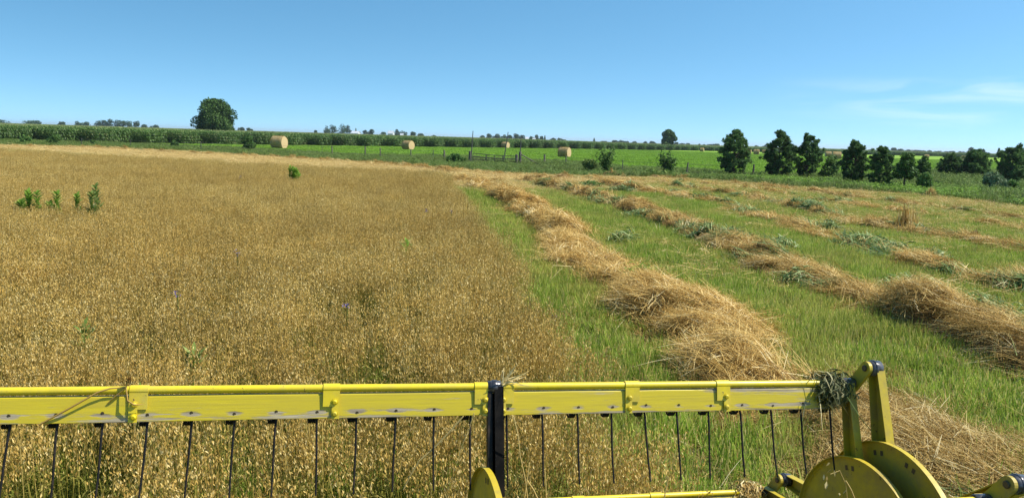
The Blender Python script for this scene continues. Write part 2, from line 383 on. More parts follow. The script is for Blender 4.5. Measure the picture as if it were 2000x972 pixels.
scatter('standing_oats', pts, oats, scl, 'standing golden ripe oat crop, still uncut', 'oats', .05)

def grass_patch(n, size=.5, hm=.125, stub=80):
    mb = MB(); b = np.zeros((n, 3)); b[:, :2] = rng.uniform(-size / 2, size / 2, (n, 2)); d = hd(n)
    h = rng.gamma(6, hm / 6, n)
    Q = curve(b, d, rng.uniform(.02, .12, n), h * 1.25, h * .35, 3)
    ribbons(mb, Q, unit(np.cross(d, [0, 0, 1.]) + rng.normal(0, .3, (n, 3))), [.0075, .008, .001], rng.beta(1.8, 2.0, n))
    if stub:
        b = np.zeros((stub, 3)); b[:, :2] = rng.uniform(-size / 2, size / 2, (stub, 2)); d = hd(stub)
        Q = curve(b, d, rng.uniform(0, .07, stub), rng.uniform(.06, .17, stub), np.zeros(stub), 2)
        ribbons(mb, Q, hd(stub), [.008, .007], rng.uniform(.75, 1, stub))
    return mb.mesh('grass_patch', M['grass'])
gp = [grass_patch(330) for _ in range(8)]
CUT = [EDGE[0]] + EDGE[1:] + [(20, 1.0), (.8, 1.0)] + [(.84, 3.6), (.70, 5.5), (.05, 10.1), (-3.43, 37.6), (-34.6, 51.9), (-55, 61.5)]
pts = sample(CUT, .40); e0 = np.array(EDGE)
near_oats = sample(OAT, .45); near_oats = near_oats[np.linalg.norm(near_oats, axis=1) < 10]; pts = np.concatenate([pts, near_oats])
sc_ = (.75 + .75 * fbm(pts[:, 0] / 1.7, pts[:, 1] / 1.7, 11)) * np.where((pts[:, 1] > 38) & (pts[:, 0] < 8), .6, 1)
scatter('stubble_grass', pts, gp, np.stack([sc_ * 0 + 1.05, sc_ * 0 + 1.05, sc_], 1), 'short green undergrowth among pale stubble where the crop is cut', 'grass', .05)

def stub_patch():
    mb = MB(); n = 3 * 17; b = np.zeros((n, 3)); b[:, 0] = np.repeat([-.18, 0, .18], 17) + rng.normal(0, .012, n); b[:, 1] = np.tile(np.linspace(-.26, .26, 17), 3) + rng.normal(0, .012, n); d = hd(n)
    Q = curve(b, d, rng.uniform(0, .06, n), rng.uniform(.07, .16, n), np.zeros(n), 2); ribbons(mb, Q, hd(n), [.007, .006], rng.beta(3, 2, n)); return mb.mesh('stub_patch', M['straw'])
dr = np.array([-.124, .992]); cr = np.array([.992, .124]); ga, gb = np.meshgrid(np.arange(-60, 60, .54), np.arange(0, 110, .54)); pts = ga.reshape(-1, 1) * cr + gb.reshape(-1, 1) * dr
pts = pts[inpoly(pts, np.array(CUT))]; pts = pts[(np.linalg.norm(pts, axis=1) < 45) & (rng.uniform(0, 1, len(pts)) < .85)]
scatter('cut_stubble', pts, [stub_patch() for _ in range(5)], np.ones((len(pts), 1)), 'rows of pale stiff cut stubble in the green undergrowth', 'stubble', .0, rz=math.radians(7.1))
def litter_patch(n, size=.9, ln=.36):
    mb = MB(); b = np.zeros((n, 3)); b[:, :2] = rng.uniform(-size / 2, size / 2, (n, 2)); b[:, 2] = rng.uniform(.04, .20, n); d = hd(n)
    L_ = rng.uniform(.4, 1.2, n) * ln
    P = curve(b, d, L_, rng.normal(.02, .04, n), rng.uniform(0, .05, n), 4)
    ribbons(mb, P, unit(np.cross(d, [0, 0, 1.]) + rng.normal(0, .5, (n, 3))), .0075, rng.beta(2.5, 2, n))
    spikelets(mb, (P[:, -1][:, None] + rng.normal(0, .03, (n, 4, 3))).reshape(-1, 3), .026, 0, .2, 1, False)
    return mb.mesh('litter_patch', M['straw'])
lp = [litter_patch(60) for _ in range(5)]
pts = sample(CUT, .8)
# loose straw lies thickest on the headland along the weeds, and thinly elsewhere
ed = np.array(EDGE)
def seg_d(p, poly):
    dm = np.full(len(p), 1e9)
    for a, b in zip(poly[:-1], poly[1:]):
        a, b = np.array(a), np.array(b); t = np.clip(((p - a) @ (b - a)) / ((b - a) @ (b - a)), 0, 1)
        dm = np.minimum(dm, np.linalg.norm(p - (a + t[:, None] * (b - a)), axis=1))
    return dm
dd = seg_d(pts, ed); dens = np.clip(1.25 - dd / 16, .0, 1) * np.where(pts[:, 0] < 0, 1.0, .9) + .45 * (pts[:, 0] > 9) * (np.linalg.norm(pts, axis=1) > 24) + .25 * (fbm(pts[:, 0] / 3, pts[:, 1] / 3, 21) > .55) * (np.linalg.norm(pts, axis=1) > 14)
left = inpoly(pts, np.array(OAT) + 0) ; keep = rng.uniform(0, 1, len(pts)) < dens
dl = seg_d(pts, np.array(OAT[:3])); keep |= (dl < 6) & (pts[:, 1] > 36) & (rng.uniform(0, 1, len(pts)) < .8)
pts = pts[keep]
p3 = sample(CUT, .5); d3 = seg_d(p3, ed); w3 = 4.5 + 11 * np.clip((18 - p3[:, 0]) / 22, 0, 1)
k3 = (rng.uniform(0, 1, len(p3)) < np.clip(1.35 - 1.2 * d3 / w3, 0, 1) * (.35 + 1.1 * (fbm(p3[:, 0] / 6, p3[:, 1] / 1.6, 77, 3) > .5))) & (np.linalg.norm(p3, axis=1) > 30)
pts = np.concatenate([pts, p3[k3]]); sz = rng.uniform(.8, 1.2, len(pts)) * np.clip(np.linalg.norm(pts, axis=1) / 35, 1, 1.7)
scatter('loose_straw', pts, lp, np.stack([sz, sz, sz / np.clip(np.linalg.norm(pts, axis=1) / 35, 1, 1.7)], 1), 'loose golden straw strewn over the stubble', 'straw', .06)

def weed_clump(kind):
    mb = MB()
    if kind == 0:     # broad-leaved weed
        ns = 7
        for k in range(ns):
            b = np.array([rng.normal(0, .16), rng.normal(0, .16), 0]); h = rng.uniform(.4, .85); nl = 16
            z = np.linspace(.15, 1, nl) * h; d = hd(nl); bb = b + np.stack([0 * z, 0 * z, z], 1)
            Q = curve(bb, d, rng.uniform(.08, .17, nl), rng.uniform(.0, .08, nl), rng.uniform(.03, .1, nl), 3)
            ribbons(mb, Q, unit(np.cross(d, [0, 0, 1.])), [.015, .075, .01], rng.uniform(.1, 1, nl))
            ribbons(mb, np.array([[b, b + [0, 0, h]]]), hd(1), .012, [.3])
    else:             # tall rank grass
        n = 90; b = np.zeros((n, 3)); b[:, :2] = rng.normal(0, .2, (n, 2)); d = hd(n); h = rng.uniform(.35, .95, n)
        Q = curve(b, d, rng.uniform(.05, .4, n), h * 1.2, h * .5, 4)
        ribbons(mb, Q, unit(np.cross(d, [0, 0, 1.])), [.014, .016, .012, .002], rng.beta(2, 2, n) * (1 if kind == 1 else .9))
        if kind == 2:
            k = 14; spikelets(mb, Q[:k, -1].repeat(8, 0) + rng.normal(0, .03, (k * 8, 3)), .045, 0, .95, 1)
    return mb.mesh('weed_clump', M['weed'])
wcl = [weed_clump(k) for k in (0, 0, 1, 1, 2)]
BAND = [(-110, 112)] + EDGE[1:-2] + [(40, 30), (60, 60)] + HAYE[::-1] + CORN[1:2] + [(-110, 100)]
BAND = EDGE[:-2] + [(46, 30), (70, 70)] + HAYE[::-1] + [CORN[1], CORN[0]]
pts = sample(BAND, .62)
tall = fbm(pts[:, 0] / 5, pts[:, 1] / 5, 31)
hgts = .24 + .85 * tall + np.where(pts[:, 0] > 25, .25, 0)
scatter('fence_row_weeds', pts, wcl, np.stack([np.full(len(pts), 1.1), np.full(len(pts), 1.1), hgts], 1), 'rank green weeds and grass along the fence row', 'weeds', .08)
def lime_clump():
    mb = MB(); n = 80; b = np.zeros((n, 3)); b[:, :2] = rng.normal(0, .25, (n, 2)); d = hd(n)
    b[:, 2] = rng.uniform(.05, .4, n)
    Q = curve(b, d, rng.uniform(.06, .16, n), rng.uniform(.02, .12, n), rng.uniform(.02, .1, n), 3)
    ribbons(mb, Q, unit(np.cross(d, [0, 0, 1.])), [.02, .08, .01], rng.uniform(0, 1, n)); return mb.mesh('lime_clump', M['lime'])
pl = P2([(1380, 352), (1600, 369), (1760, 382), (1860, 392), (2000, 409), (2060, 412), (2060, 388), (1900, 372), (1700, 362), (1500, 352)])
pts = sample(pl, .55)
scatter('lime_green_weeds', pts, [lime_clump() for _ in range(3)], rng.uniform(.7, 1.25, (len(pts), 1)), 'bright lime green leafy weeds edging the cut field', 'weeds', .08)

def alf_patch():
    mb = MB(); n = 260; b = np.zeros((n, 3)); b[:, :2] = rng.uniform(-.8, .8, (n, 2)); b[:, 2] = rng.uniform(0, .10, n); d = hd(n)
    Q = curve(b, d, rng.uniform(.03, .1, n), rng.uniform(.05, .16, n), rng.uniform(0, .05, n), 3)
    ribbons(mb, Q, unit(np.cross(d, [0, 0, 1.])), [.03, .06, .01], rng.uniform(0, 1, n)); return mb.mesh('alfalfa_patch', M['alfalfa'])
pts = sample(hay, 1.5); d_ = np.linalg.norm(pts, axis=1); ok = (np.abs(pts[:, 0] / pts[:, 1]) < .85) & (d_ < 260); pts = pts[ok]
scatter('alfalfa_regrowth', pts, [alf_patch() for _ in range(4)], rng.uniform(.8, 1.25, (len(pts), 1)), 'short bright green alfalfa regrowth in the hay field', 'alfalfa', .03)

def corn_patch(nr, L_, step):
    mb = MB(); xs = (np.arange(nr) - (nr - 1) / 2) * .76; ys = np.arange(-L_ / 2, L_ / 2, step)
    gx, gy = np.meshgrid(xs, ys); n = gx.size; b = np.stack([gx.ravel(), gy.ravel(), np.zeros(n)], 1); b[:, :2] += rng.normal(0, .04, (n, 2))
    h = rng.normal(2.2, .09, n); top = b + np.stack([rng.normal(0, .05, n), rng.normal(0, .05, n), h], 1)
    for q in (0, 1):
        s = np.tile([[1. - q, q, 0]], (n, 1)); ribbons(mb, np.stack([b, top], 1), s, [.035, .015], rng.uniform(.2, .7, n))
    for k in range(8):
        z = (.14 + .78 * k / 7) * h; a = (rng.normal(0, .5, n) + (k % 2) * math.pi); d = np.stack([np.cos(a), np.sin(a), 0 * a], 1)
        Q = curve(b + np.array([0, 0, 1.]) * z[:, None], d, rng.uniform(.35, .6, n), rng.uniform(.45, .75, n), rng.uniform(.5, 1.0, n), 4)
        ribbons(mb, Q, unit(np.cross(d, [0, 0, 1.])), [.07, .13, .10, .01], np.clip(rng.beta(.9, 1.1, n), 0, .95))
    m_ = rng.uniform(0, 1, n) < .25
    for k in range(3):
        d = hd(n)[m_]; Q = curve(top[m_], d, np.full(m_.sum(), .08), rng.uniform(.1, .25, m_.sum()), np.full(m_.sum(), .03), 2)
        ribbons(mb, Q, hd(m_.sum()), .02, np.full(m_.sum(), 1.0))
    return mb.mesh('corn_patch', M['corn'])
cps = [corn_patch(6, 4.5, .18) for _ in range(4)]
cp = [CORN[0]] + CORN[1:] + [(560, 980), (-760, 980), (-420, 120)]
pts = sample(cp, 4.4, .04); d_ = np.linalg.norm(pts, axis=1)
vis = (pts[:, 1] > 0) & (np.abs(pts[:, 0] / np.maximum(pts[:, 1], 1)) < .95); pts = pts[vis & (d_ < 800)]
zg = hgt(pts[:, 0], pts[:, 1]); pts = np.c_[pts, zg]
scatter('corn_crop', pts, cps, np.stack([0 * zg + 1, 0 * zg + 1, rng.uniform(.95, 1.06, len(pts)) * (1.04 - .22 * np.clip((pts[:, 0] - 5) / 80, 0, 1))], 1), 'tall dark green corn standing beyond the hay field', 'corn', .0, rz=math.radians(-20))
# ------------------------------------------------------------------ distant farm buildings
def barn(px, pt, pb, wpx, Zd, label, kind='barn', g=None):
    c = dep(px, pb, 1.0) - CAM; c = CAM + c / c[1] * Zd; gz = float(hgt(c[0], c[1]))
    w = wpx * Zd / F; top = CAM[2] + (yh(px) - pt) * Zd / F; h = max(top - gz, 3.2); eave = gz + h * .6
    e = empty(kind, (c[0], c[1], gz), rng.uniform(-.3, .3)); tag(e, label, kind, g)
    mb = MB(); dp = min(4., w * .5); box(mb, (-w / 2, -dp, -.5), (w / 2, dp, eave - gz))
    mb.add([(-w / 2, -dp, eave - gz), (-w / 2, dp, eave - gz), (-w / 2, 0, h - .1), (w / 2, -dp, eave - gz), (w / 2, dp, eave - gz), (w / 2, 0, h - .1)], [(0, 2, 1), (3, 4, 5)])
    mb.build('wall', M['barn'], e)
    mb = MB(); a = w / 2 + .4
    for s in (-1, 1):
        mb.add([(-a, s * (dp + .5), eave - gz - .3), (a, s * (dp + .5), eave - gz - .3), (a, 0, h), (-a, 0, h), (-a, s * (dp + .5), eave - gz - .1), (a, s * (dp + .5), eave - gz - .1), (a, 0, h + .2), (-a, 0, h + .2)],
               [(0, 1, 2, 3), (4, 5, 6, 7), (0, 1, 5, 4), (0, 3, 7, 4), (1, 2, 6, 5)])
    mb.build('roof', M['roof'], e)
    mb = MB(); box(mb, (-w * .15, -dp - .06, 0), (w * .15, -dp, 2.2)); mb.build('door', M['roof'], e)
barn(695, 256.5, 262, 14, 820, 'low white shed beside the slim conifer on the skyline')
barn(764, 256, 263, 10, 820, 'white barn between the dark skyline groves, steep gable roof')
barn(785, 261, 264, 5, 840, 'tiny white outbuilding in front of the grove beyond the white barn')
barn(1029, 268, 272, 5, 820, 'white farmhouse inside the long grove behind the gate poles', 'house')
barn(1043, 270, 274, 5, 830, 'small white shed at the thin end of the long grove')
barn(1403, 283, 287, 7, 900, 'small white building just beside the tallest shelter pine', 'building')
barn(1785, 294.5, 298.5, 14, 950, 'long white farm building under the far tree line at right', 'building')

# ------------------------------------------------------------------ trees
def crown_cloud(blobs, n, leaf, mb, aspect=.7, mat_=0):
    """n leaf faces spread over and inside lumpy blobs (x,y,z,r)"""
    B_ = np.array(blobs); wgt = B_[:, 3] ** 2; k = rng.choice(len(B_), n, p=wgt / wgt.sum())
    d = unit(rng.normal(0, 1, (n, 3))); r = B_[k, 3] * np.minimum(1.12, .62 + .45 * rng.uniform(0, 1, n) ** .6 + rng.normal(0, .05, n))
    c = B_[k, :3] + d * r[:, None] * np.array([1, 1, .9]); ax = unit(rng.normal(0, 1, (n, 3)) + d * .2 + np.array([0, 0, -.3])); s = unit(np.cross(ax, d + rng.normal(0, .5, (n, 3))))
    L_ = leaf * rng.uniform(.6, 1.3, n); P = c[:, None] + ax[:, None] * (L_[:, None, None] * np.array([-.5, 0, .5])[None, :, None])
    ribbons(mb, P, s, L_[:, None] * np.array([.15, aspect, .1])[None], np.clip(rng.beta(2, 2, n) + rng.normal(0, .12, len(B_))[k], 0, 1), mat_)
def trunk(mb, h, r, limbs, spread, z0=.25):
    tube(mb, [(0, 0, -.1), (rng.normal(0, .02) * h, rng.normal(0, .02) * h, h * .5), (rng.normal(0, .03) * h, rng.normal(0, .03) * h, h)], [r, r * .7, r * .2], 7)
    for _ in range(limbs):
        a = rng.uniform(0, 6.28); z = h * rng.uniform(z0, .8); l = spread * rng.uniform(.5, .9)
        tube(mb, [(0, 0, z), (math.cos(a) * l * .5, math.sin(a) * l * .5, z + l * .3), (math.cos(a) * l, math.sin(a) * l, z + l * .75)], [r * .4, r * .25, r * .08], 5)
def place(px, base, Zd=None):
    if Zd is None: return at(px, base)
    c = at(px, yh(px) + 30) - CAM; c = CAM + c / c[1] * Zd; c[2] = float(hgt(c[0], c[1])); return c
def depth_of(p): return float(-((p - CAM) @ RN)[2])
def round_tree(name, p, hgt_, wid, label, cat, group=None, nb=14, nl=3000, leaf=.3, mt='broad', z0=.2, limbs=6, top=.62, trunk_part=True, flat=.9):
    t = empty(name, tuple(p)); tag(t, label, cat, group)
    if trunk_part:
        mb = MB(); trunk(mb, hgt_ * .8, max(hgt_ * .03, .03), limbs, wid * .45); mb.build('trunk', M['bark'], t, True)
    bl = []
    for _ in range(nb):
        u_ = rng.uniform(0, 1); z = hgt_ * (z0 + (1 - z0) * u_ * .88); env = math.sin(math.pi * min(.97, .18 + .8 * u_)) ** .7
        a = rng.uniform(0, 6.28); rr = wid * .5 * env * rng.uniform(.25, .8); r = wid * rng.uniform(.13, .23)
        bl.append((math.cos(a) * rr, math.sin(a) * rr, min(max(z, r * .8 + hgt_ * z0 * .7), hgt_ - r * .9), r))
    bl.append((0, 0, hgt_ * (z0 + .45 * (1 - z0)), min(wid * .33, hgt_ * .33)))
    mb = MB(); crown_cloud(bl, nl, leaf, mb); mb.build('crown', M[mt], t); return t
def pine(p, hgt_, wid, label, group='shelter pines along the cut field', pts_=80):
    t = empty('pine_tree', tuple(p)); tag(t, label, 'pine tree', group)
    mb = MB(); trunk(mb, hgt_ * .9, hgt_ * .026, 0, 0)
    tips = []
    nw = 11
    for w_ in range(nw):
        u_ = w_ / (nw - 1); z = hgt_ * (.13 + .80 * u_); R_ = wid * .5 * (min(1, .72 + u_ * 1.1) if u_ < .3 else (1 - ((u_ - .3) / .7) ** 2.3 * .70)) * rng.uniform(.80, 1.10)
        for q in range(10 if u_ < .75 else 7):
            a = rng.uniform(0, 6.28); l = R_ * rng.uniform(.70, 1.08); e = np.array([math.cos(a) * l, math.sin(a) * l, z + l * .22 + rng.normal(0, .03) * hgt_])
            tube(mb, [(0, 0, z - .03 * hgt_), e * [.5, .5, 1] - [0, 0, .05 * hgt_], e], [.02, .014, .006], 4, caps=False)
            for _ in range(5): tips.append(e * np.array([1, 1, 1]) - np.array([e[0], e[1], 0]) * rng.uniform(0, .55) + rng.normal(0, .085, 3) * wid / 2.6)
    for _ in range(5): tips.append(np.array([rng.normal(0, .08), rng.normal(0, .08), hgt_ * rng.uniform(.88, .96)]))
    mb.build('trunk', M['bark'], t, True)
    tips = np.array(tips); n = len(tips); k = 44; mb = MB()
    c = np.repeat(tips, k, 0); d = rng.normal(0, 1, (n * k, 3)); d[:, 2] += .55; d = unit(d); L_ = rng.uniform(.10, .22, n * k) * wid / 2.6
    P = np.stack([c + d * .02, c + d * (L_ * .6)[:, None], c + d * L_[:, None]], 1)
    ribbons(mb, P, unit(np.cross(d, rng.normal(0, 1, d.shape))), [.03, .05, .012], np.clip(rng.beta(2, 2.5, n * k) + np.repeat(rng.normal(0, .15, n), k), 0, 1))
    mb.build('crown', M['pine'], t); return t
def by_px(px, top, base, wpx):
    p = place(px, base); d = depth_of(p); return p, (base - top) * d / F * 1.03, wpx * d / F
pine_list = [(1432, 259, 347, 70, 'pine nearest the gate, tallest of the row, stepped open branches'),
             (1519, 263, 352, 66, 'broad dark pine touching its twin beside a lime green bush'),
             (1574, 268, 353, 58, 'dark pine just before the light green bush, touching its twin'),
             (1665, 281, 364, 58, 'dark pine between the light green bush and the bushy pine'),
             (1716, 290, 369, 54, 'dense bushy pine next to the small bare-trunked tree'),
             (1855, 307, 350, 54, 'squat triangular pine in the weedy hollow'),
             (1902, 297, 352, 58, 'broad pine in the hollow with a bale peeping out behind'),
             (1972, 290, 364, 66, 'last dark pine of the row, at the edge of the hollow')]
for px, top, base, w_, lab in pine_list:
    p, h_, wd_ = by_px(px, top, base, w_); pine(p, h_, wd_, lab)
p, h_, wd_ = by_px(1764, 301, 375, 48); round_tree('small_tree', p, h_, wd_, 'small dark tree standing on a bare thin trunk', 'tree', None, 14, 2600, .16, 'broad', .36)
p, h_, wd_ = by_px(1802, 305, 362, 36); round_tree('small_tree', p, h_, wd_, 'slim dark tree behind the yellow green shrub', 'tree', None, 10, 1800, .15, 'broad', .2)
for px, top, base, w_, lab, mt, nb, nl in [
        (1618, 305, 355, 44, 'light green bush wedged between the dark pines', 'light', 10, 1700),
        (1806, 338, 378, 36, 'yellow green shrub at the field edge below the slim tree', 'light', 8, 1100),
        (1938, 332, 380, 54, 'grey green round shrub in front of the last pines', 'pale', 11, 1900),
        (1972, 352, 381, 34, 'low dark shrub under the last pine', 'broad', 7, 900),
        (487, 266, 297, 38, 'dark round bush at the field edge in front of the corn', 'broad', 9, 1500),
        (47, 262, 284, 24, 'small dark bush on the fence row, first in the corn', 'broad', 6, 800),
        (104, 262, 285, 30, 'dark wide bush on the fence row before the corn', 'broad', 7, 1000),
        (184, 270, 287, 15, 'little upright bush on the fence row in front of corn', 'broad', 5, 500),
        (340, 274, 291, 18, 'small loose bush below the big round tree', 'broad', 5, 500),
        (893, 297, 322, 36, 'tangled low bush beside the metal gate', 'broad', 8, 1000),
        (1150, 312, 338, 50, 'leafy low bush beside the open sapling on the fence row', 'weed', 8, 1000),
        (1280, 330, 348, 56, 'low spreading dark bush at the foot of the upright sapling', 'weed', 8, 900)]:
    p, h_, wd_ = by_px(px, top, base, w_); round_tree('shrub', p, h_, wd_, lab, 'shrub', 'bushes along the fence row', nb, nl, .15 if depth_of(p) < 65 else .2, mt, .0, 3, trunk_part=True)
def sapling(px, top, base, wpx, label, nst, mt='light'):
    p, h_, wd_ = by_px(px, top, base, wpx); t = empty('sapling', tuple(p)); tag(t, label, 'sapling', 'saplings along the fence row')
    tr, lf = MB(), MB()
    for k in range(nst):
        a = rng.uniform(0, 6.28); l = wd_ * .55 * rng.uniform(.3, 1); hh = h_ * rng.uniform(.6, 1.0)
        q = np.array([[0, 0, 0], [math.cos(a) * l * .35, math.sin(a) * l * .35, hh * .5], [math.cos(a) * l, math.sin(a) * l, hh]])
        tube(tr, q, [.025, .016, .005], 5)
        n = 95; u_ = rng.uniform(.15, 1, n); c = np.where(u_[:, None] < .5, q[0] + (q[1] - q[0]) * u_[:, None] * 2, q[1] + (q[2] - q[1]) * (u_[:, None] * 2 - 1)) + rng.normal(0, .13, (n, 3))
        d = unit(rng.normal(0, 1, (n, 3))); L_ = rng.uniform(.09, .2, n); P = c[:, None] + d[:, None] * (L_[:, None, None] * np.array([0, .5, 1])[None, :, None])
        ribbons(lf, P, unit(np.cross(d, rng.normal(0, 1, (n, 3)))), L_[:, None] * np.array([.2, .65, .1]), rng.uniform(0, 1, n))
    tr.build('trunk', M['bark'], t, True); lf.build('crown', M[mt], t)
sapling(1185, 289, 340, 52, 'open fan-shaped sapling of loose leafy stems near the gate', 16)
sapling(1306, 298, 344, 36, 'narrow upright sapling between the gate and the pines', 14, 'broad')
# the two single trees in the corn, and the far skyline trees
def sky_tree(px, top, wpx, Zd, label, name, nb, nl, leaf, z0, cat='tree', group=None, mt='broad', conifer=False):
    p = place(px, 0, Zd); h_ = CAM[2] - p[2] + (yh(px) - top) * Zd / F; w_ = wpx * Zd / F
    if conifer:
        t = empty(name, tuple(p)); tag(t, label, cat, group); mb = MB(); tube(mb, [(0, 0, 0), (0, 0, h_ * .9)], [.2, .03], 6); mb.build('trunk', M['bark'], t)
        n = nl; u_ = rng.uniform(0, 1, n) ** .8; a = rng.uniform(0, 6.28, n); r = w_ * .5 * (1 - u_) * rng.uniform(.5, 1.1, n); c = np.stack([np.cos(a) * r, np.sin(a) * r, h_ * (.08 + .92 * u_)], 1)
        d = unit(np.stack([np.cos(a), np.sin(a), -.3 + 0 * a], 1)); mb = MB(); P = np.stack([c - d * leaf * .5, c, c + d * leaf * .5], 1)
        ribbons(mb, P, unit(rng.normal(0, 1, (n, 3))), np.array([.3, .6, .1]) * leaf, rng.uniform(0, 1, n)); mb.build('crown', M['pine'], t); return t
    return round_tree(name, p, h_, w_, label, cat, group, nb, nl, leaf, mt, z0, 5 if nl > 2000 else 2)
sky_tree(422, 195, 86, 195, 'big round broad-leaved tree rising alone out of the corn', 'broadleaf_tree', 46, 30000, .40, .10)
sky_tree(1303, 253, 33, 320, 'lone upright tree standing at the far edge of the corn', 'broadleaf_tree', 22, 8000, .46, .12)
far_trees = [
    ('dark tree clump on the far skyline at the photo\'s edge, beyond the corn', [(6, 234, 24), (60, 236, 30), (80, 236, 30)]),
    ('low distant tree on the skyline before the eight-tree grove', [(122, 238, 14), (156, 237, 14), (172, 238, 18)]),
    ('dark round tree in the far grove on the big tree\'s outer side', [(196, 235, 19), (206, 234, 16), (216, 233, 18), (230, 234.5, 16), (241, 233, 17), (254, 236, 15), (268, 236, 16), (283, 243, 18), (302, 244, 22)]),
    ('low distant bushy tree close behind the big round tree', [(474, 249, 18), (487, 250, 12)]),
    ('dark rounded tree in the far grove next to the slim conifer', [(617, 254, 10), (638, 246, 16), (649, 244, 17), (668, 242, 22), (680, 245, 14)]),
    ('dark tree in the far grove between the two white farm buildings', [(714, 254.5, 14), (724, 253, 17), (748, 258, 16)]),
    ('dark tree in the far grove just past the white barn', [(776, 253, 16), (789, 254, 18), (805, 257.5, 16), (822, 261, 14), (848, 264, 12)]),
    ('dark tree in the long far grove behind the gate poles', [(942, 265, 16), (955, 261.5, 17), (968, 261.5, 18), (982, 263, 18), (994, 261.5, 14), (1006, 261, 17), (1018, 264, 16), (1036, 266, 12), (1047, 263, 14), (1056, 266, 12), (1078, 269, 14), (1091, 270, 13), (1101, 272, 10)]),
    ('small dark tree on the skyline between the gate and the lone tree', [(1178, 275.5, 18), (1199, 274, 12), (1210, 274, 16), (1222, 276, 10), (1237, 276, 14), (1259, 276.5, 14), (1273, 276, 13), (1320, 278, 10)]),
    ('small dark tree on the skyline between the lone tree and the first pine', [(1331, 280, 14), (1342, 280, 12), (1364, 281, 6), (1373, 282, 6), (1384, 282, 14), (1396, 281, 18)]),
    ('small skyline tree seen through the gap beside the first pine', [(1476, 284, 12), (1493, 283, 12), (1503, 282, 12)]),
    ('distant tree of the skyline behind the middle pines', [(1643, 291, 16), (1655, 291.5, 14), (1700, 292, 14)]),
    ('distant tree in the long line above the white farm building', [(1727, 291, 13), (1743, 288.5, 16), (1756, 291, 16), (1770, 292, 15), (1786, 293, 15), (1800, 294, 14), (1813, 294, 14), (1829, 295, 18), (1845, 296, 14), (1858, 295, 14), (1874, 296, 18)]),
    ('larger dark tree standing behind the hollow pines', [(1895, 288, 20), (1911, 291, 20), (1925, 297, 14)]),
    ('large dark tree behind the last pine of the row', [(1986, 288, 26), (2000, 287, 26)])]
for lab, lst in far_trees:
    for px, top, w_ in lst:
        big = 'larger' in lab or 'large ' in lab
        sky_tree(px, top, w_ * 1.12, (420 if big else 880) + rng.uniform(-30, 30), lab, 'distant_tree', 8, 900, .9 if not big else .6, .05, 'tree', lab, 'dark')
for px, top, w_, lab in [(695, 251, 5, 'slim pointed conifer beside the low white shed'), (1063, 265, 5, 'thin pointed conifer at the thin end of the long grove'),
                         (1159, 270, 6, 'lone pointed conifer on the skyline past the gate'), (1947, 290, 10, 'pointed conifer between the far trees and the last pine')]:
    sky_tree(px, top, w_, 860 if px < 1900 else 420, lab, 'conifer_tree', 1, 500, 1.0, .05, conifer=True)

# ------------------------------------------------------------------ hay bales
def bale(px, top, base, label, yaw, Zd=None):
    b = at(px, base); d = depth_of(b); D = (base - top) * d / F; R_ = D / 2
    t = empty('round_bale', (b[0], b[1], 0), yaw); tag(t, label, 'hay bale', 'round bales in the hay field')
    Lh = R_ * 1.0; k = 28; mb = MB(); prof = [(-Lh, .93), (-Lh * .93, 1), (-Lh * .5, 1.01), (0, 1), (Lh * .5, 1.01), (Lh * .93, 1), (Lh, .93)]; V = []; f = []
    for x, r in prof:
        an = np.arange(k) * 2 * math.pi / k; rr = R_ * r * (1 + .018 * np.sin(an * 3 + x * 2) + rng.normal(0, .006, k))
        zz_ = R_ + rr * np.sin(an); zz_ = np.maximum(zz_, .0); V.append(np.stack([x + 0 * an, rr * np.cos(an), zz_], 1))
    for i in range(len(prof) - 1):
        for j in range(k): f.append((i * k + j, i * k + (j + 1) % k, (i + 1) * k + (j + 1) % k, (i + 1) * k + j))
    mb.add(np.concatenate(V), f)
    q = 420; a_ = rng.uniform(0, 6.28, q); x_ = rng.uniform(-Lh, Lh, q); c_ = np.stack([x_, R_ * 1.0 * np.cos(a_), R_ + R_ * 1.0 * np.sin(a_)], 1); rd_ = np.stack([0 * a_, np.cos(a_), np.sin(a_)], 1); tg = np.stack([0 * a_, -np.sin(a_), np.cos(a_)], 1) + rng.normal(0, .35, (q, 3))
    e_ = c_ + rd_ * rng.uniform(.02, .10, q)[:, None] + tg * .16; e_[:, 2] = np.maximum(e_[:, 2], .02); ribbons(mb, np.stack([c_ - tg * .1, c_ + rd_ * .03, e_], 1), np.tile([[1., 0, 0]], (q, 1)), [.035, .03, .01], rng.beta(1.5, 2, q) * .7, 1)
    mb.build('wrapped_side', [M['bale'], M['straw']], t, True)
    for s, vv in ((-1, V[0]), (1, V[-1])):
        mb = MB(); c = vv.mean(0) + [s * .03 * R_, 0, 0]; mb.add(np.concatenate([[c], vv]), [(0, 1 + j, 1 + (j + 1) % k) for j in range(k)]); mb.build('cut_end', M['baleend'], t)
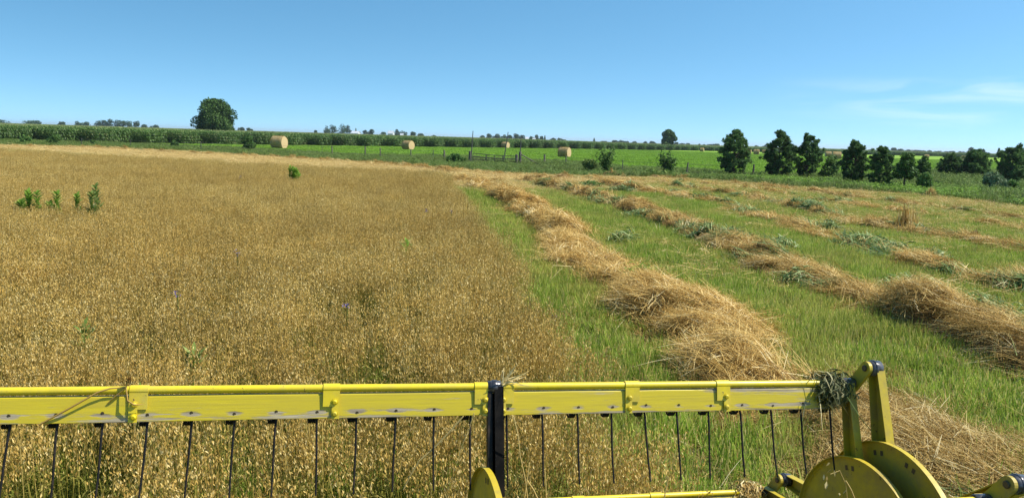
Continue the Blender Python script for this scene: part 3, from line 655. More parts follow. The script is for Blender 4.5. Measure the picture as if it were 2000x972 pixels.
for px, top, base, lab, yaw in [
        (545, 266, 291, 'round bale lying broadside beside the dark bush, beyond the oats', -.26),
        (797, 275, 293.5, 'round bale in front of the corn beyond the wooden fence post', -.58),
        (987, 277.5, 290, 'small far round bale seen through the gate poles', -.6),
        (1102, 288, 308.5, 'round bale alone in the meadow just past the gate', -.5),
        (1371, 289, 296, 'tiny far round bale at the foot of the corn before the pines', -.4),
        (1463, 292, 300, 'round bale half hidden by the first pine', -.4),
        (1477, 292, 302.5, 'round bale in the gap between the first pine and its neighbours', -.35),
        (1492, 293, 299.5, 'farther little bale showing just beside the broad pine', -.4),
        (1617, 296, 307, 'farther bale of the pair above the light green bush', -.15),
        (1633, 296.5, 312, 'nearer bale of the pair above the light green bush', -.15),
        (1809, 302, 310, 'little round bale above the slim tree behind the shrub', -.1),
        (1881, 304.5, 311.5, 'farther of two bales behind the broad hollow pine', -.1),
        (1885, 310.5, 319, 'nearer of two bales behind the broad hollow pine', -.1)]:
    bale(px, top, base, lab, yaw)

# ------------------------------------------------------------------ fence, gate, poles
fn = empty('wire_fence', tuple(at(650, 303))); tag(fn, 'sagging wire fence on wood and steel posts along the meadow', 'fence')
fl = np.array(fn.location)
posts = [(160, 288, 12, .05, 1), (255, 291, 12, .05, 1), (393, 297, 16, .05, 1), (629, 304, 18, .04, 1), (649, 305, 20, .10, 0), (713, 308, 22, .10, 0), (743, 309, 20, .09, 0), (802, 312, 19, .09, 0), (846, 313, 18, .05, 1),
         (868, 315, 22, .13, 0), (1063, 324, 19, .13, 0), (1105, 328, 19, .08, 0), (1215, 338, 20, .05, 1), (1340, 345, 24, .09, 0), (1470, 349, 20, .11, 0), (1450, 348, 16, .05, 1)]
tops = []
for px, base, hp, w_, steel in posts:
    p = at(px, base) ; d = depth_of(p); h_ = max(1.15, hp * d / F); lean = rng.normal(0, .03, 2) + (np.array([.13, 0]) if px == 1340 else 0)
    q = p - fl; mb = MB(); tube(mb, [q + [0, 0, -.1], q + [lean[0] * h_, lean[1] * h_, h_]], [w_ * .78, w_ * .62], 6 if steel else 8)
    mb.build('fence_post', M['post'] if steel else M['wood'], fn); tops.append((px, q, h_))
tops.sort(key=lambda a: a[0])
for lev in (.35, .62, .9):
    for rng_ in ([t for t in tops if t[0] < 900], [t for t in tops if t[0] > 1040]):
        pp = []
        for (x0, a, ha), (x1, b, hb) in zip(rng_[:-1], rng_[1:]):
            for u_ in np.linspace(0, 1, 5)[:-1]: pp.append(a * (1 - u_) + b * u_ + [0, 0, (ha * (1 - u_) + hb * u_) * lev - .25 * u_ * (1 - u_)])
        pp.append(rng_[-1][1] + [0, 0, rng_[-1][2] * lev]); mb = MB(); tube(mb, pp, .008, 4); mb.build('wire', M['post'], fn)
gl, gr = place(922, 0, 78.0), place(1013, 0, 75.5); gl[2] = gr[2] = 0
ge = empty('metal_gate', tuple(gl), 0); tag(ge, 'old sagging five-bar metal gate closing the fence gap', 'gate'); gv = gr - gl
hgt0, hgt1 = 1.06, .93
def gpt(u_, z): return gv * u_ + np.array([0, 0, z * (hgt0 * (1 - u_) + hgt1 * u_) - .07 * math.sin(u_ * math.pi) * (z > .5)])
for z in (.16, .42, .70, 1.0):
    mb = MB(); tube(mb, [gpt(u_, z) for u_ in np.linspace(.02, .985, 9)], .038, 6); mb.build('rail', M['gate'], ge)
for u_, w_ in ((.02, .035), (.31, .06), (.49, .035), (.67, .05), (.985, .035)):
    mb = MB(); tube(mb, [gpt(u_, .08), gpt(u_, 1.03)], w_, 6); mb.build('upright', M['gate'], ge)
for px, Zd, h_, lab in [(918, 78.3, 1.25, 'stout wooden post hinging the metal gate'), (1009, 75.0, 1.1, 'pale grey wooden post closing the metal gate'), (1016, 75.6, 1.35, 'dark wooden post with a brace, past the gate')]:
    p = place(px, 0, Zd); p[2] = 0; t = empty('gate_post', tuple(p)); tag(t, lab, 'post', 'posts at the gate'); mb = MB(); tube(mb, [(0, 0, -.1), (0, 0, h_)], [.15, .13], 9); mb.build('timber', M['wood'], t)
    mb = MB(); tube(mb, [(0, 0, h_), (0, 0, h_ + .02)], [.13, .09], 9); mb.build('post_cap', M['post'], t)
    if px == 1016:
        mb = MB(); tube(mb, [(0, 0, h_ * .85), (2.2, -1.0, .05)], .055, 6); mb.build('brace', M['wood'], t)
for px, top, Zd, lean, lab in [(920, 256, 77.5, .15, 'tall thin pole rising at the hinge end of the gate'), (983, 258, 76, .42, 'tall thin leaning pole rising out of the middle of the gate'), (1015, 265.5, 75.2, .1, 'tall thin pole at the latch end of the gate, shortest of the three')]:
    p = place(px, 0, Zd); p[2] = 0; h_ = CAM[2] + (yh(px) - top) * Zd / F; mb = MB(); tube(mb, [(0, 0, -.1), (lean * .5, 0, h_ * .5), (lean, 0, h_)], [.058, .05, .036], 7)
    o = mb.build('thin_pole', M['post']); o.location = tuple(p); tag(o, lab, 'pole', 'tall poles at the gate')

# ------------------------------------------------------------------ windrows of cut oats
def windrow(pxs, hw, hgt_, dens, label, seed, spread=.6, wig=.5, heads=14, green=.06, gap=.42, stem=1.0):
    g0 = np.array(P2(pxs)); L0 = np.r_[0, np.cumsum(np.linalg.norm(np.diff(g0, axis=0), axis=1))]; n = max(int(L0[-1] / .22), 8)
    s_ = np.linspace(0, L0[-1], n); cx_, cy_ = np.interp(s_, L0, g0[:, 0]), np.interp(s_, L0, g0[:, 1])
    ker = np.hanning(9); ker /= ker.sum(); pad = lambda a: np.convolve(np.r_[np.full(4, a[0]) , a, np.full(4, a[-1])], ker, 'valid') if n > 9 else a
    cx_, cy_ = pad(cx_), pad(cy_)
    T = unit(np.stack([np.gradient(cx_), np.gradient(cy_)], 1)); Nn = np.stack([T[:, 1], -T[:, 0]], 1)
    off = (fbm(s_ / 2.2, s_ * 0 + seed, seed, 3) - .5) * 2 * wig * hw
    hwv = hw * (.38 + 1.25 * fbm(s_ / 1.1, s_ * 0 + .3, seed + 5, 3)); hv = hgt_ * (.24 + 2.0 * fbm(s_ / .95, s_ * 0 + .7, seed + 9, 3) ** 1.8)
    hv = hv * np.clip(np.minimum(s_, L0[-1] - s_) / .8, 0, 1)
    def surf(si, t):
        """s index (float), t in -1..1 -> point on the heap"""
        i = np.clip(si, 0, n - 1.001); k = i.astype(int); fr = (i - k)[:, None]
        lerp = lambda a: a[k] * (1 - fr[:, 0]) + a[k + 1] * fr[:, 0]
        lump = .35 + 1.3 * fbm(lerp(s_) / .55, t * hw / .5 + 7.7, seed + 2, 3)
        tt = np.where(t > .38, (t - .38) / .62, (.38 - t) / 1.38); z = lerp(hv) * (1 - tt ** np.where(t > .38, 3.2, 1.7)) * lump; w = lerp(hwv) * t + lerp(off)
        nn_ = Nn[k] * (1 - fr) + Nn[k + 1] * fr
        return np.stack([lerp(cx_) + nn_[:, 0] * w, lerp(cy_) + nn_[:, 1] * w, z + .02], 1), T[k], nn_
    mb = MB(); ts = np.linspace(-1, 1, 13); SI, TT = np.meshgrid(np.arange(n), ts, indexing='ij')
    P, _, _ = surf(SI.ravel().astype(float), TT.ravel()); P = P.copy(); P[:, 2] = P[:, 2] * .9 - .10
    a = (np.arange(n - 1)[:, None] * 13 + np.arange(12)[None]).ravel(); mb.add(P, np.stack([a, a + 1, a + 14, a + 13], 1), .5, 0)
    dist = np.hypot(cx_, cy_); dl = np.clip(12 / dist, .22, 1.0); w8 = hwv * dl; nb_ = max(int((w8 * np.gradient(s_)).sum() * 2 * dens / 22), 12)
    cum = np.cumsum(w8); bi = np.interp(rng.uniform(0, cum[-1], nb_), cum, np.arange(n)); bt = np.clip(rng.normal(.05, .50, nb_), -1.15, 1.15)
    hole = fbm(bi * .22 / .7, bt * 1.2 + 5.5, seed + 41, 3); kp = hole > gap; bi, bt = bi[kp], bt[kp]; nb_ = len(bi)
    ba = np.sign(bt + rng.normal(0, .35, nb_)) * rng.uniform(.05, .85, nb_) + rng.normal(0, spread * .7, nb_) + (fbm(bi * .22 / 2.2, bi * 0 + 3.3, seed + 21, 2) - .5) * 1.6
    bl_ = rng.uniform(.45, .85, nb_) * stem; btint = rng.normal(0, .19, nb_); blift = np.abs(rng.normal(0, .22, nb_)) + (rng.uniform(0, 1, nb_) < .07) * .5; gn_ = (fbm(bi * .22 / 1.4, bt / 1.2 + 2.2, seed + 61, 3) > .74 - green) & (rng.uniform(0, 1, nb_) < .55); bz = rng.uniform(-.02, .08, nb_)
    m_ = rng.poisson(22, nb_); q_ = np.repeat(np.arange(nb_), m_); cnt = len(q_)
    si = np.clip(bi[q_] + rng.normal(0, .35, cnt), 0, n - 1.01); t = np.clip(bt[q_] + rng.normal(0, .12, cnt) + (rng.uniform(0, 1, cnt) < .12) * rng.normal(0, .6, cnt), -1.8, 1.8)
    P0, Td, Nd = surf(si, np.clip(t, -1, 1)); P0 = P0 + np.c_[Nd * ((np.abs(t) > 1) * (t - np.sign(t)) * hw)[:, None], bz[q_] + rng.uniform(-.03, .03, cnt)]
    far_ = np.clip(np.linalg.norm(P0, axis=1) / 12, .8, 4)
    wild = rng.uniform(0, 1, cnt) < .16; an_ = ba[q_] + rng.normal(0, .24, cnt) + wild * rng.uniform(-1.6, 1.6, cnt); d2 = -Td * np.cos(an_)[:, None] + Nd * np.sin(an_)[:, None]
    slope = -np.sign(t - .38) * (d2 * Nd).sum(1) * np.minimum(np.abs(t - .38), .8) * .6; d = unit(np.c_[d2, slope + blift[q_] + rng.normal(.02, .13, cnt) + wild * .15])
    L_ = bl_[q_] * rng.uniform(.7, 1.15, cnt); P = curve(P0 - d * (L_ * .4)[:, None], d, L_, np.zeros(cnt), L_ * rng.uniform(.05, .32, cnt), 5)
    P[:, :, 2] = np.maximum(P[:, :, 2], .03)
    side = unit(np.cross(d, rng.normal(0, .4, (cnt, 3)) + [0, 0, 1.])); ti = np.clip(.45 + btint[q_] + rng.normal(0, .2, cnt), 0, 1)
    gr = gn_[q_]; wd8 = np.array([.8, 1, 1, .8, .35])[None] * (.0058 * far_ ** .85)[:, None]
    ribbons(mb, P[~gr], side[~gr], wd8[~gr], ti[~gr], 1)
    if gr.any(): ribbons(mb, P[gr] * [1, 1, 1.05], side[gr], wd8[gr] * 2.1, rng.beta(1.4, 1.4, gr.sum()), 2)
    k = heads; hd_ = (rng.uniform(0, 1, cnt) < .8) & ~gr; tip = np.repeat(P[hd_][:, -1], k, 0) + rng.normal(0, .035, (hd_.sum() * k, 3)); tip[:, 2] = np.maximum(tip[:, 2], .04)
    tip -= np.repeat(d[hd_], k, 0) * rng.uniform(0, .2, hd_.sum() * k)[:, None]
    spikelets(mb, tip, .020 * np.repeat(far_[hd_], k) ** .75, 1, .0, .62, False)
    mb.t[-1] = np.clip(mb.t[-1] + np.repeat(np.repeat(btint[q_][hd_], k), 6) * .8, 0, 1)
    o = mb.build('windrow', [M['mound'], M['straw'], M['cutweed']]); return tag(o, label, 'windrow', 'windrows of cut oats')
windrow([(930, 366), (985, 382), (1055, 430), (1128, 490), (1205, 540), (1290, 596), (1375, 668), (1440, 735), (1500, 790), (1585, 838)], .80, .40, 1350,
        'widest windrow of straw lying beside the standing oats, running under the reel', 101, green=-.05, gap=.38)
windrow([(1540, 775), (1640, 800), (1750, 840), (1860, 895), (1990, 960), (2100, 1030)], 1.45, .20, 2000,
        'thin flattened spread of straw and loose oat heads beside the round side plates', 151, 1.0, heads=14, green=.02, gap=.28, stem=.7)
windrow([(1060, 362), (1110, 372), (1180, 395), (1280, 428), (1370, 462), (1460, 498), (1560, 545), (1680, 590), (1800, 632), (1900, 668), (2010, 715), (2200, 800)], .80, .38, 1100,
        'second windrow out from the oats, dark shaded side and green weeds', 202, green=.17)
windrow([(1180, 362), (1300, 382), (1420, 402), (1500, 432), (1600, 462), (1700, 492), (1800, 522), (1900, 546), (2010, 570), (2200, 620)], .76, .26, 850,
        'third windrow out from the oats, many dark green weeds in it', 303, green=.19)
windrow([(1300, 365), (1440, 386), (1560, 409), (1650, 434), (1770, 457), (1880, 473), (2010, 497), (2200, 540)], .7, .22, 750,
        'fourth windrow out from the oats, an upright straw tuft on it', 404, green=.14)
windrow([(1330, 357), (1500, 378), (1620, 398), (1750, 418), (1880, 434), (2010, 456), (2200, 490)], .66, .18, 700, 'fifth windrow out from the oats, thin and pale', 505)
windrow([(1420, 362), (1600, 379), (1750, 400), (1880, 416), (2010, 434), (2150, 460)], .66, .17, 650, 'outermost long windrow, next to the weedy field edge', 606)
windrow([(866, 358), (905, 356), (960, 359), (1010, 361)], .75, .36, 800, 'short dark heap of straw across the corner of the oats', 707, 1.0)
windrow([(1010, 356), (1060, 354), (1110, 351)], .6, .36, 600, 'short cross heap of straw between the corner and the fence', 808, 1.0)
windrow([(-60, 287), (0, 288), (180, 291), (400, 304), (600, 314), (760, 324), (900, 341)], .8, .26, 420, 'headland windrow along the far end of the standing oats', 909)
windrow([(700, 322), (850, 332), (1000, 347), (1150, 352), (1330, 362)], .8, .26, 420, 'headland windrow in front of the gate and saplings', 919)
windrow([(1160, 345), (1200, 347), (1240, 349)], .6, .34, 420, 'brown straw heap at the foot of the open sapling', 929, 1.0)
windrow([(1255, 349), (1310, 352), (1370, 354)], .6, .32, 420, 'brown straw heap at the foot of the upright sapling', 939, 1.0)

# ------------------------------------------------------------------ weeds cut into the windrows, tufts, plants in the crop, flowers
def cut_weed(px, py, wpx, label, mt='cutweed', hk=.35):
    p = at(px, py); d_ = depth_of(p); w_ = wpx * 1.25 * d_ / F; mb = MB(); n = int(260 + 110 * w_); b = np.zeros((n, 3)); b[:, 0] = rng.normal(0, w_ * .22, n); b[:, 1] = rng.normal(0, .28, n)
    b[:, 2] = .10 + rng.uniform(0, hk * .8, n) * np.exp(-(b[:, 0] / (w_ * .4)) ** 2); d = hd(n); d[:, 2] = rng.normal(.05, .3, n)
    Q = curve(b, unit(d), rng.uniform(.09, .30, n), rng.uniform(0, .10, n), rng.uniform(.05, .22, n), 4); ww = .026 * max(d_ / 14, .8) ** .5
    ribbons(mb, Q, unit(np.cross(d, rng.normal(0, .5, (n, 3)) + [0, 0, 1.])), np.array([.4, 1, .8, .1]) * ww, rng.beta(1.3, 1.3, n))
    k = n // 5; b2 = b[:k] + rng.normal(0, .2, (k, 3)) * [w_ * .5, 1, .2]; b2[:, 2] = np.maximum(b2[:, 2], .05); d2 = hd(k); Q2 = curve(b2, d2, rng.uniform(.2, .5, k), rng.uniform(0, .1, k), rng.uniform(0, .1, k), 4); ribbons(mb, Q2, unit(np.cross(d2, [0, 0, 1.])), .009, rng.beta(2, 2, k), 1)
    o = mb.build('cut_weed_clump', [M[mt], M['straw']]); o.location = (p[0], p[1], 0); o.rotation_euler[2] = math.atan2(-.5, 1); tag(o, label, 'cut weeds', 'green weeds cut into the windrows')
for a in [(1155, 366, 52, 'near-black clump of cut weeds on the headland below the open sapling', 'broad'),
          (1215, 376, 56, 'grey green weed clump just past the near-black clump'), (1318, 384, 46, 'small green weed clump near the upright sapling'),
          (1372, 394, 80, 'flat green weed patch at the head of the third windrow'), (1264, 430, 100, 'long green weed patch at the head of the second windrow'),
          (1425, 470, 70, 'tall dark weed clump arching over the second windrow'), (1525, 492, 60, 'loose green weeds behind the shaded ridge of the second windrow'),
          (1618, 455, 40, 'small dark weed clump low in the third windrow'), (1715, 492, 120, 'long dark green weed patch in the third windrow'),
          (1815, 518, 80, 'bluish weed clump farther down the third windrow'), (1780, 580, 120, 'pale curling weed leaves on the second windrow'),
          (1905, 620, 150, 'long mass of strap-shaped leaves at the photo\'s edge of the second windrow'), (1355, 618, 90, 'fresh light green grass clump in the widest windrow', 'lime'), (1215, 478, 40, 'small grey green weed clump in the green strip past the widest windrow'),
          (1245, 556, 70, 'yellow green weed clump on the crest of the widest windrow', 'lime'), (1560, 560, 70, 'dark weeds trailing behind the ridge of the second windrow')]:
    cut_weed(*a)
def straw_tuft(px, py, top, label):
    p = at(px, py); d_ = depth_of(p); h_ = (py - top) * d_ / F * 1.2; mb = MB(); n = 420; b = np.zeros((n, 3)); b[:, :2] = rng.normal(0, h_ * .30, (n, 2)); d = unit(b + rng.normal(0, h_ * .16, (n, 3)) * [1, 1, 0]); r0 = np.linalg.norm(b, axis=1) / h_
    Q = curve(b, -d, rng.uniform(-.12, .30, n) * h_, h_ * np.clip(1.25 - r0 * 1.3, .3, 1.05) * rng.uniform(.5, 1.1, n), rng.uniform(0, .25, n) * h_, 4); ribbons(mb, Q, hd(n), .016, rng.beta(2, 2, n))
    o = mb.build('straw_tuft', M['straw']); o.location = (p[0], p[1], .05); tag(o, label, 'straw tuft', 'upright tufts of straw')
straw_tuft(1768, 454, 412, 'big upright tuft of straw standing on the fourth windrow'); straw_tuft(1603, 424, 407, 'small upright straw tuft farther up from the big tuft')
straw_tuft(1902, 476, 455, 'ragged pale straw tuft at the end of the fourth windrow'); straw_tuft(1818, 388, 370, 'little straw tuft near the yellow green shrub')
def leafy_plant(px, zt_px, Zd, h_, label, mt='light', nst=1, lw=.075):
    c = dep(px, zt_px, 1.0) - CAM; p = CAM + c / c[1] * Zd; t = empty('weed_plant', (p[0], p[1], 0)); tag(t, label, 'weed', 'tall weeds standing in the oats')
    st, lf = MB(), MB()
    for k in range(nst):
        b = np.array([rng.normal(0, .09) * (nst > 1), rng.normal(0, .09) * (nst > 1), 0]); hh = h_ * rng.uniform(.82, 1) if k else h_;         n = 44; z = np.linspace(.45, 1, n) * hh; a = np.arange(n) * 1.65 + rng.normal(0, .2, n); d = np.stack([np.cos(a), np.sin(a), 0 * a], 1); L_ = rng.uniform(.14, .22, n) * np.linspace(1.15, .6, n)
        ln_ = rng.normal(0, .06, 2); Q = curve(b + np.c_[ln_[0] * z, ln_[1] * z, z], d, L_ * .95, L_ * 1.05, L_ * .35, 4); tube(st, [b, b + [ln_[0] * hh, ln_[1] * hh, hh]], [.012, .006], 5); ribbons(lf, Q, unit(np.cross(d, [0, 0, 1.])), np.array([.3, 1, .7, .05]) * lw * .8, rng.uniform(.1, 1, n))
    st.build('stem', M['lime'], t); lf.build('foliage', M['lime' if mt == 'light' else mt], t)
for a in [(46, 400, 15.6, 1.05, 'short outer weed plant of the four in the oats', 'light', 2), (64, 390, 15.8, 1.22, 'leaning leafy weed beside the short outer weed', 'light', 3), (103, 388, 15.8, 1.22, 'leafy weed standing alone, second group in the oats', 'light', 2),
          (152, 386, 16.2, 1.15, 'slender small weed beside the tallest weed in the oats', 'light', 1), (180, 385, 16.0, 1.36, 'tallest dark green weed standing in the oats', 'weed', 2)]: leafy_plant(*a)
leafy_plant(575, 338, 29.5, 1.28, 'wide bushy weed alone far out in the oats', 'light', 9)
leafy_plant(153, 600, 6.7, .79, 'dark green weed sunk low among the oats', 'weed', 2, .05)
leafy_plant(292, 700, 5.0, .80, 'small green weed in the oats just above the reel', 'weed', 2, .04); leafy_plant(366, 630, 6.0, .82, 'little dark weed lost in the middle of the oats', 'weed', 1, .04)
leafy_plant(808, 480, 12, .93, 'pale green grassy weed near the cut edge of the oats', 'light', 2, .04)
def flower(px, py, zt, label):
    p = at(px, py, zt); t = empty('wild_flower', (p[0], p[1], 0)); tag(t, label, 'wild flower', 'purple wild flowers'); mb = MB(); tube(mb, [(0, 0, 0), (.01, 0, zt)], .005, 5); mb.build('stem', M['weed'], t)
    mb = MB(); n = 12; sc = max(1, depth_of(p) / 20); c = np.array([0, 0, zt]) + rng.normal(0, .02, (n, 3)) * sc; d = unit(rng.normal(0, 1, (n, 3))); P = np.stack([c, c + d * .02 * sc], 1); ribbons(mb, P, unit(np.cross(d, rng.normal(0, 1, (n, 3)))), .011 * sc, rng.uniform(0, 1, n)); mb.build('petals', M['purple'], t)
for a in [(462, 493, .98, 'brightest purple flower head in the middle of the oats'), (345, 574, .95, 'faint purple flower nearer the reel than the brightest one'), (470, 345, .98, 'tiny purple flowers far out near the bushy weed'),
          (833, 412, .98, 'purple flower a little inside the cut edge of the oats'), (881, 412, .98, 'purple flower right on the cut edge of the oats'), (676, 596, .96, 'faint mauve flower between the reel and the oats\' middle'), (1083, 617, .42, 'dark blue flower in the green strip beside the oats')]: flower(*a)
# ------------------------------------------------------------------ the reel of the windrower
m = mat('yellow_paint'); g = G(m); M['yellow'] = m
o_ = g.obj(); n1 = g.noise(o_, 9, 5, .65); n2 = g.noise(o_, 55, 4, .7)
c = g.mix(g.mr(n1, .35, .72), (.68, .525, .012), (.50, .385, .03)); c = g.mix(g.mr(g.noise(o_, 3.2, 6, .75), .52, .72, 0, .5), c, (.40, .33, .13)); c = g.mix(g.mr(n2, .655, .69), c, (.13, .075, .03))
g.solid(c, g.mr(n1, .3, .7, .28, .5), .5, 0., (n2, .12, .002))
m = mat('mustard_yellow_paint'); g = G(m); M['mustard'] = m  # darker yellow base than the pipes, brown dust patches and rust specks over it
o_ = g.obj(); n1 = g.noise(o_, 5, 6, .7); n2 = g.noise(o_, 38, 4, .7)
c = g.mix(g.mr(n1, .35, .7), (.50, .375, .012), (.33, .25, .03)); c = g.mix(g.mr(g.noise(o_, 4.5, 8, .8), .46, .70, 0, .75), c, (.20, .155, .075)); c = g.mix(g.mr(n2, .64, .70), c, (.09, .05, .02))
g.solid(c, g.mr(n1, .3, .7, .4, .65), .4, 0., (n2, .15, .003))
m = mat('painted_wood'); g = G(m); M['slat'] = m
o_ = g.obj(); st = g.n('ShaderNodeMapping', {0: o_, 3: (2.2, 30, 30)}).outputs[0]; st2 = g.n('ShaderNodeMapping', {0: o_, 3: (5, 120, 120)}).outputs[0]
n1 = g.noise(st, 1., 6, .7); n2 = g.noise(st2, 1., 4, .6); zc = g.n('ShaderNodeSeparateXYZ', {0: o_}).outputs[2]
wear = g.m('ADD', n1, g.mr(zc, -.07, -.102, 0., .12)); wear = g.m('ADD', wear, g.m('MULTIPLY', n2, .12))
xs_ = g.n('ShaderNodeSeparateXYZ', {0: o_}).outputs[0]; du = g.m('MULTIPLY', g.m('ABSOLUTE', g.m('SUBTRACT', g.m('FRACT', g.m('ADD', g.m('DIVIDE', g.m('SUBTRACT', xs_, .033), .1387), 10.5)), .5)), .1387)
dz_ = g.m('ABSOLUTE', g.m('ADD', zc, .077)); rad_ = g.m('SQRT', g.m('ADD', g.m('POWER', g.m('DIVIDE', du, .040), 2.), g.m('POWER', g.m('DIVIDE', dz_, .011), 2.)))
wear = g.m('ADD', wear, g.mr(rad_, .1, 1., .20, 0.))
pc = g.mix(g.mr(n2, .3, .7), (.575, .455, .018), (.47, .365, .032)); wc = g.ramp(n2, [(.3, (.16, .12, .075)), (.7, (.46, .39, .26))])
f_ = g.mr(wear, .63, .70); g.solid(g.mix(f_, pc, wc), g.mr(f_, 0, 1, .45, .85), .4, 0., (g.m('SUBTRACT', n2, g.m('MULTIPLY', f_, .6)), .35, .002))
m = mat('black_steel'); g = G(m); M['black'] = m
n1 = g.noise(g.obj(), 30, 4); g.solid(g.mix(g.mr(n1, .5, .75), (.007, .007, .007), (.035, .024, .017)), g.mr(n1, .3, .7, .5, .7), .22)
m = mat('grey_arm_steel'); g = G(m); M['arm'] = m
n1 = g.noise(g.obj(), 14, 5); g.solid(g.mix(g.mr(n1, .4, .75), (.004, .004, .004), (.018, .015, .012)), .75, .08)
m = mat('dark_screw'); g = G(m); M['screw'] = m
g.solid((.10, .075, .04, 1), .6, .4, .4)
m = mat('pivot_bush'); g = G(m); M['bush'] = m
g.solid(g.mix(g.mr(g.noise(g.obj(), 40, 3), .4, .7), (.02, .02, .024), (.09, .09, .10)), .25, .6)

RA = dep(0, 764, 2.5); RB = dep(1600, 748, 3.2); ru = unit(RB - RA); rn_ = unit(np.cross([0, 0, 1.], ru)); rw = np.cross(ru, rn_)
RMAT = np.stack([ru, rn_, rw], 1)
def wloc(p): return RA + RMAT @ np.asarray(p, float)
def onboard(px, py, off):
    d = ray(px, py); t = np.dot(RA + rn_ * off - CAM, rn_) / np.dot(d, rn_); return CAM + d * t
reel = bpy.data.objects.new('harvester_reel', None); link(reel)
reel.matrix_world = Matrix(((ru[0], rn_[0], rw[0], RA[0]), (ru[1], rn_[1], rw[1], RA[1]), (ru[2], rn_[2], rw[2], RA[2]), (0, 0, 0, 1)))
tag(reel, 'yellow windrower reel with painted wooden slats, black tines and round side plates', 'harvester reel')
CA = np.array([-.215, -.66]); CRK = np.array([-.058, .082]); CB = CA + CRK; SC, SE = 1.645, 3.165; S0 = -1.45
def channel(mb, p0, p1, s, w0, w1, dpt=.04, th=.004, mat_=0):
    """U-shaped arm in the (n,w) plane from p0 to p1 at axial place s, open towards -s"""
    p0, p1 = np.array(p0), np.array(p1); d = unit(p1 - p0); q = np.array([-d[1], d[0]])
    def plate(a, b, c_, d_, sA, sB):
        V = [(sA, *a), (sA, *b), (sA, *c_), (sA, *d_), (sB, *a), (sB, *b), (sB, *c_), (sB, *d_)]
        mb.add(V, [(0, 1, 2, 3), (7, 6, 5, 4), (0, 4, 5, 1), (1, 5, 6, 2), (2, 6, 7, 3), (3, 7, 4, 0)], .5, mat_)
    plate(p0 - q * w0 / 2, p1 - q * w1 / 2, p1 + q * w1 / 2, p0 + q * w0 / 2, s, s + th)
    for sg in (-1, 1):
        a, b = p0 + sg * q * w0 / 2, p1 + sg * q * w1 / 2; plate(a, b, b + sg * q * th, a + sg * q * th, s - dpt, s + th + .001)
def cyl_s(mb, s0, s1, c, r, k=20, mat_=0, r1=None, bev=0.0):
    an = np.arange(k) * 2 * math.pi / k; rows = []; r1 = r if r1 is None else r1
    prof = [(s0, r - bev), (s0 + bev, r), (s1 - bev, r1), (s1, r1 - bev)] if bev else [(s0, r), (s1, r1)]
    for s_, rr in prof: rows.append(np.stack([np.full(k, s_), c[0] + rr * np.cos(an), c[1] + rr * np.sin(an)], 1))
    f = [(i * k + j, i * k + (j + 1) % k, (i + 1) * k + (j + 1) % k, (i + 1) * k + j) for i in range(len(rows) - 1) for j in range(k)]
    mb.add(np.concatenate(rows), f, .5, mat_); mb.add(rows[0], [tuple(range(k))[::-1]], .5, mat_); mb.add(rows[-1], [tuple(range(k))], .5, mat_)
def bolt(mb, s, n, w, r=.009):
    k = 12; an = np.arange(k) * 2 * math.pi / k; rows = []
    for a, b in ((1.35, 0), (1.35, .0025), (1., .003), (.95, .006), (.6, .0085)): rows.append(np.stack([s + r * a * np.cos(an), np.full(k, n - b), w + r * a * np.sin(an)], 1))
    f = [(i * k + j, i * k + (j + 1) % k, (i + 1) * k + (j + 1) % k, (i + 1) * k + j) for i in range(4) for j in range(k)]
    mb.add(np.concatenate(rows), f); mb.add(rows[-1], [tuple(range(k))])
BT = .23     # the slats lean this much towards the cab
def slat_n(w): return BT * (w + .016) - .012
tine_s = [.033 + .1387 * k for k in range(-10, 23)]
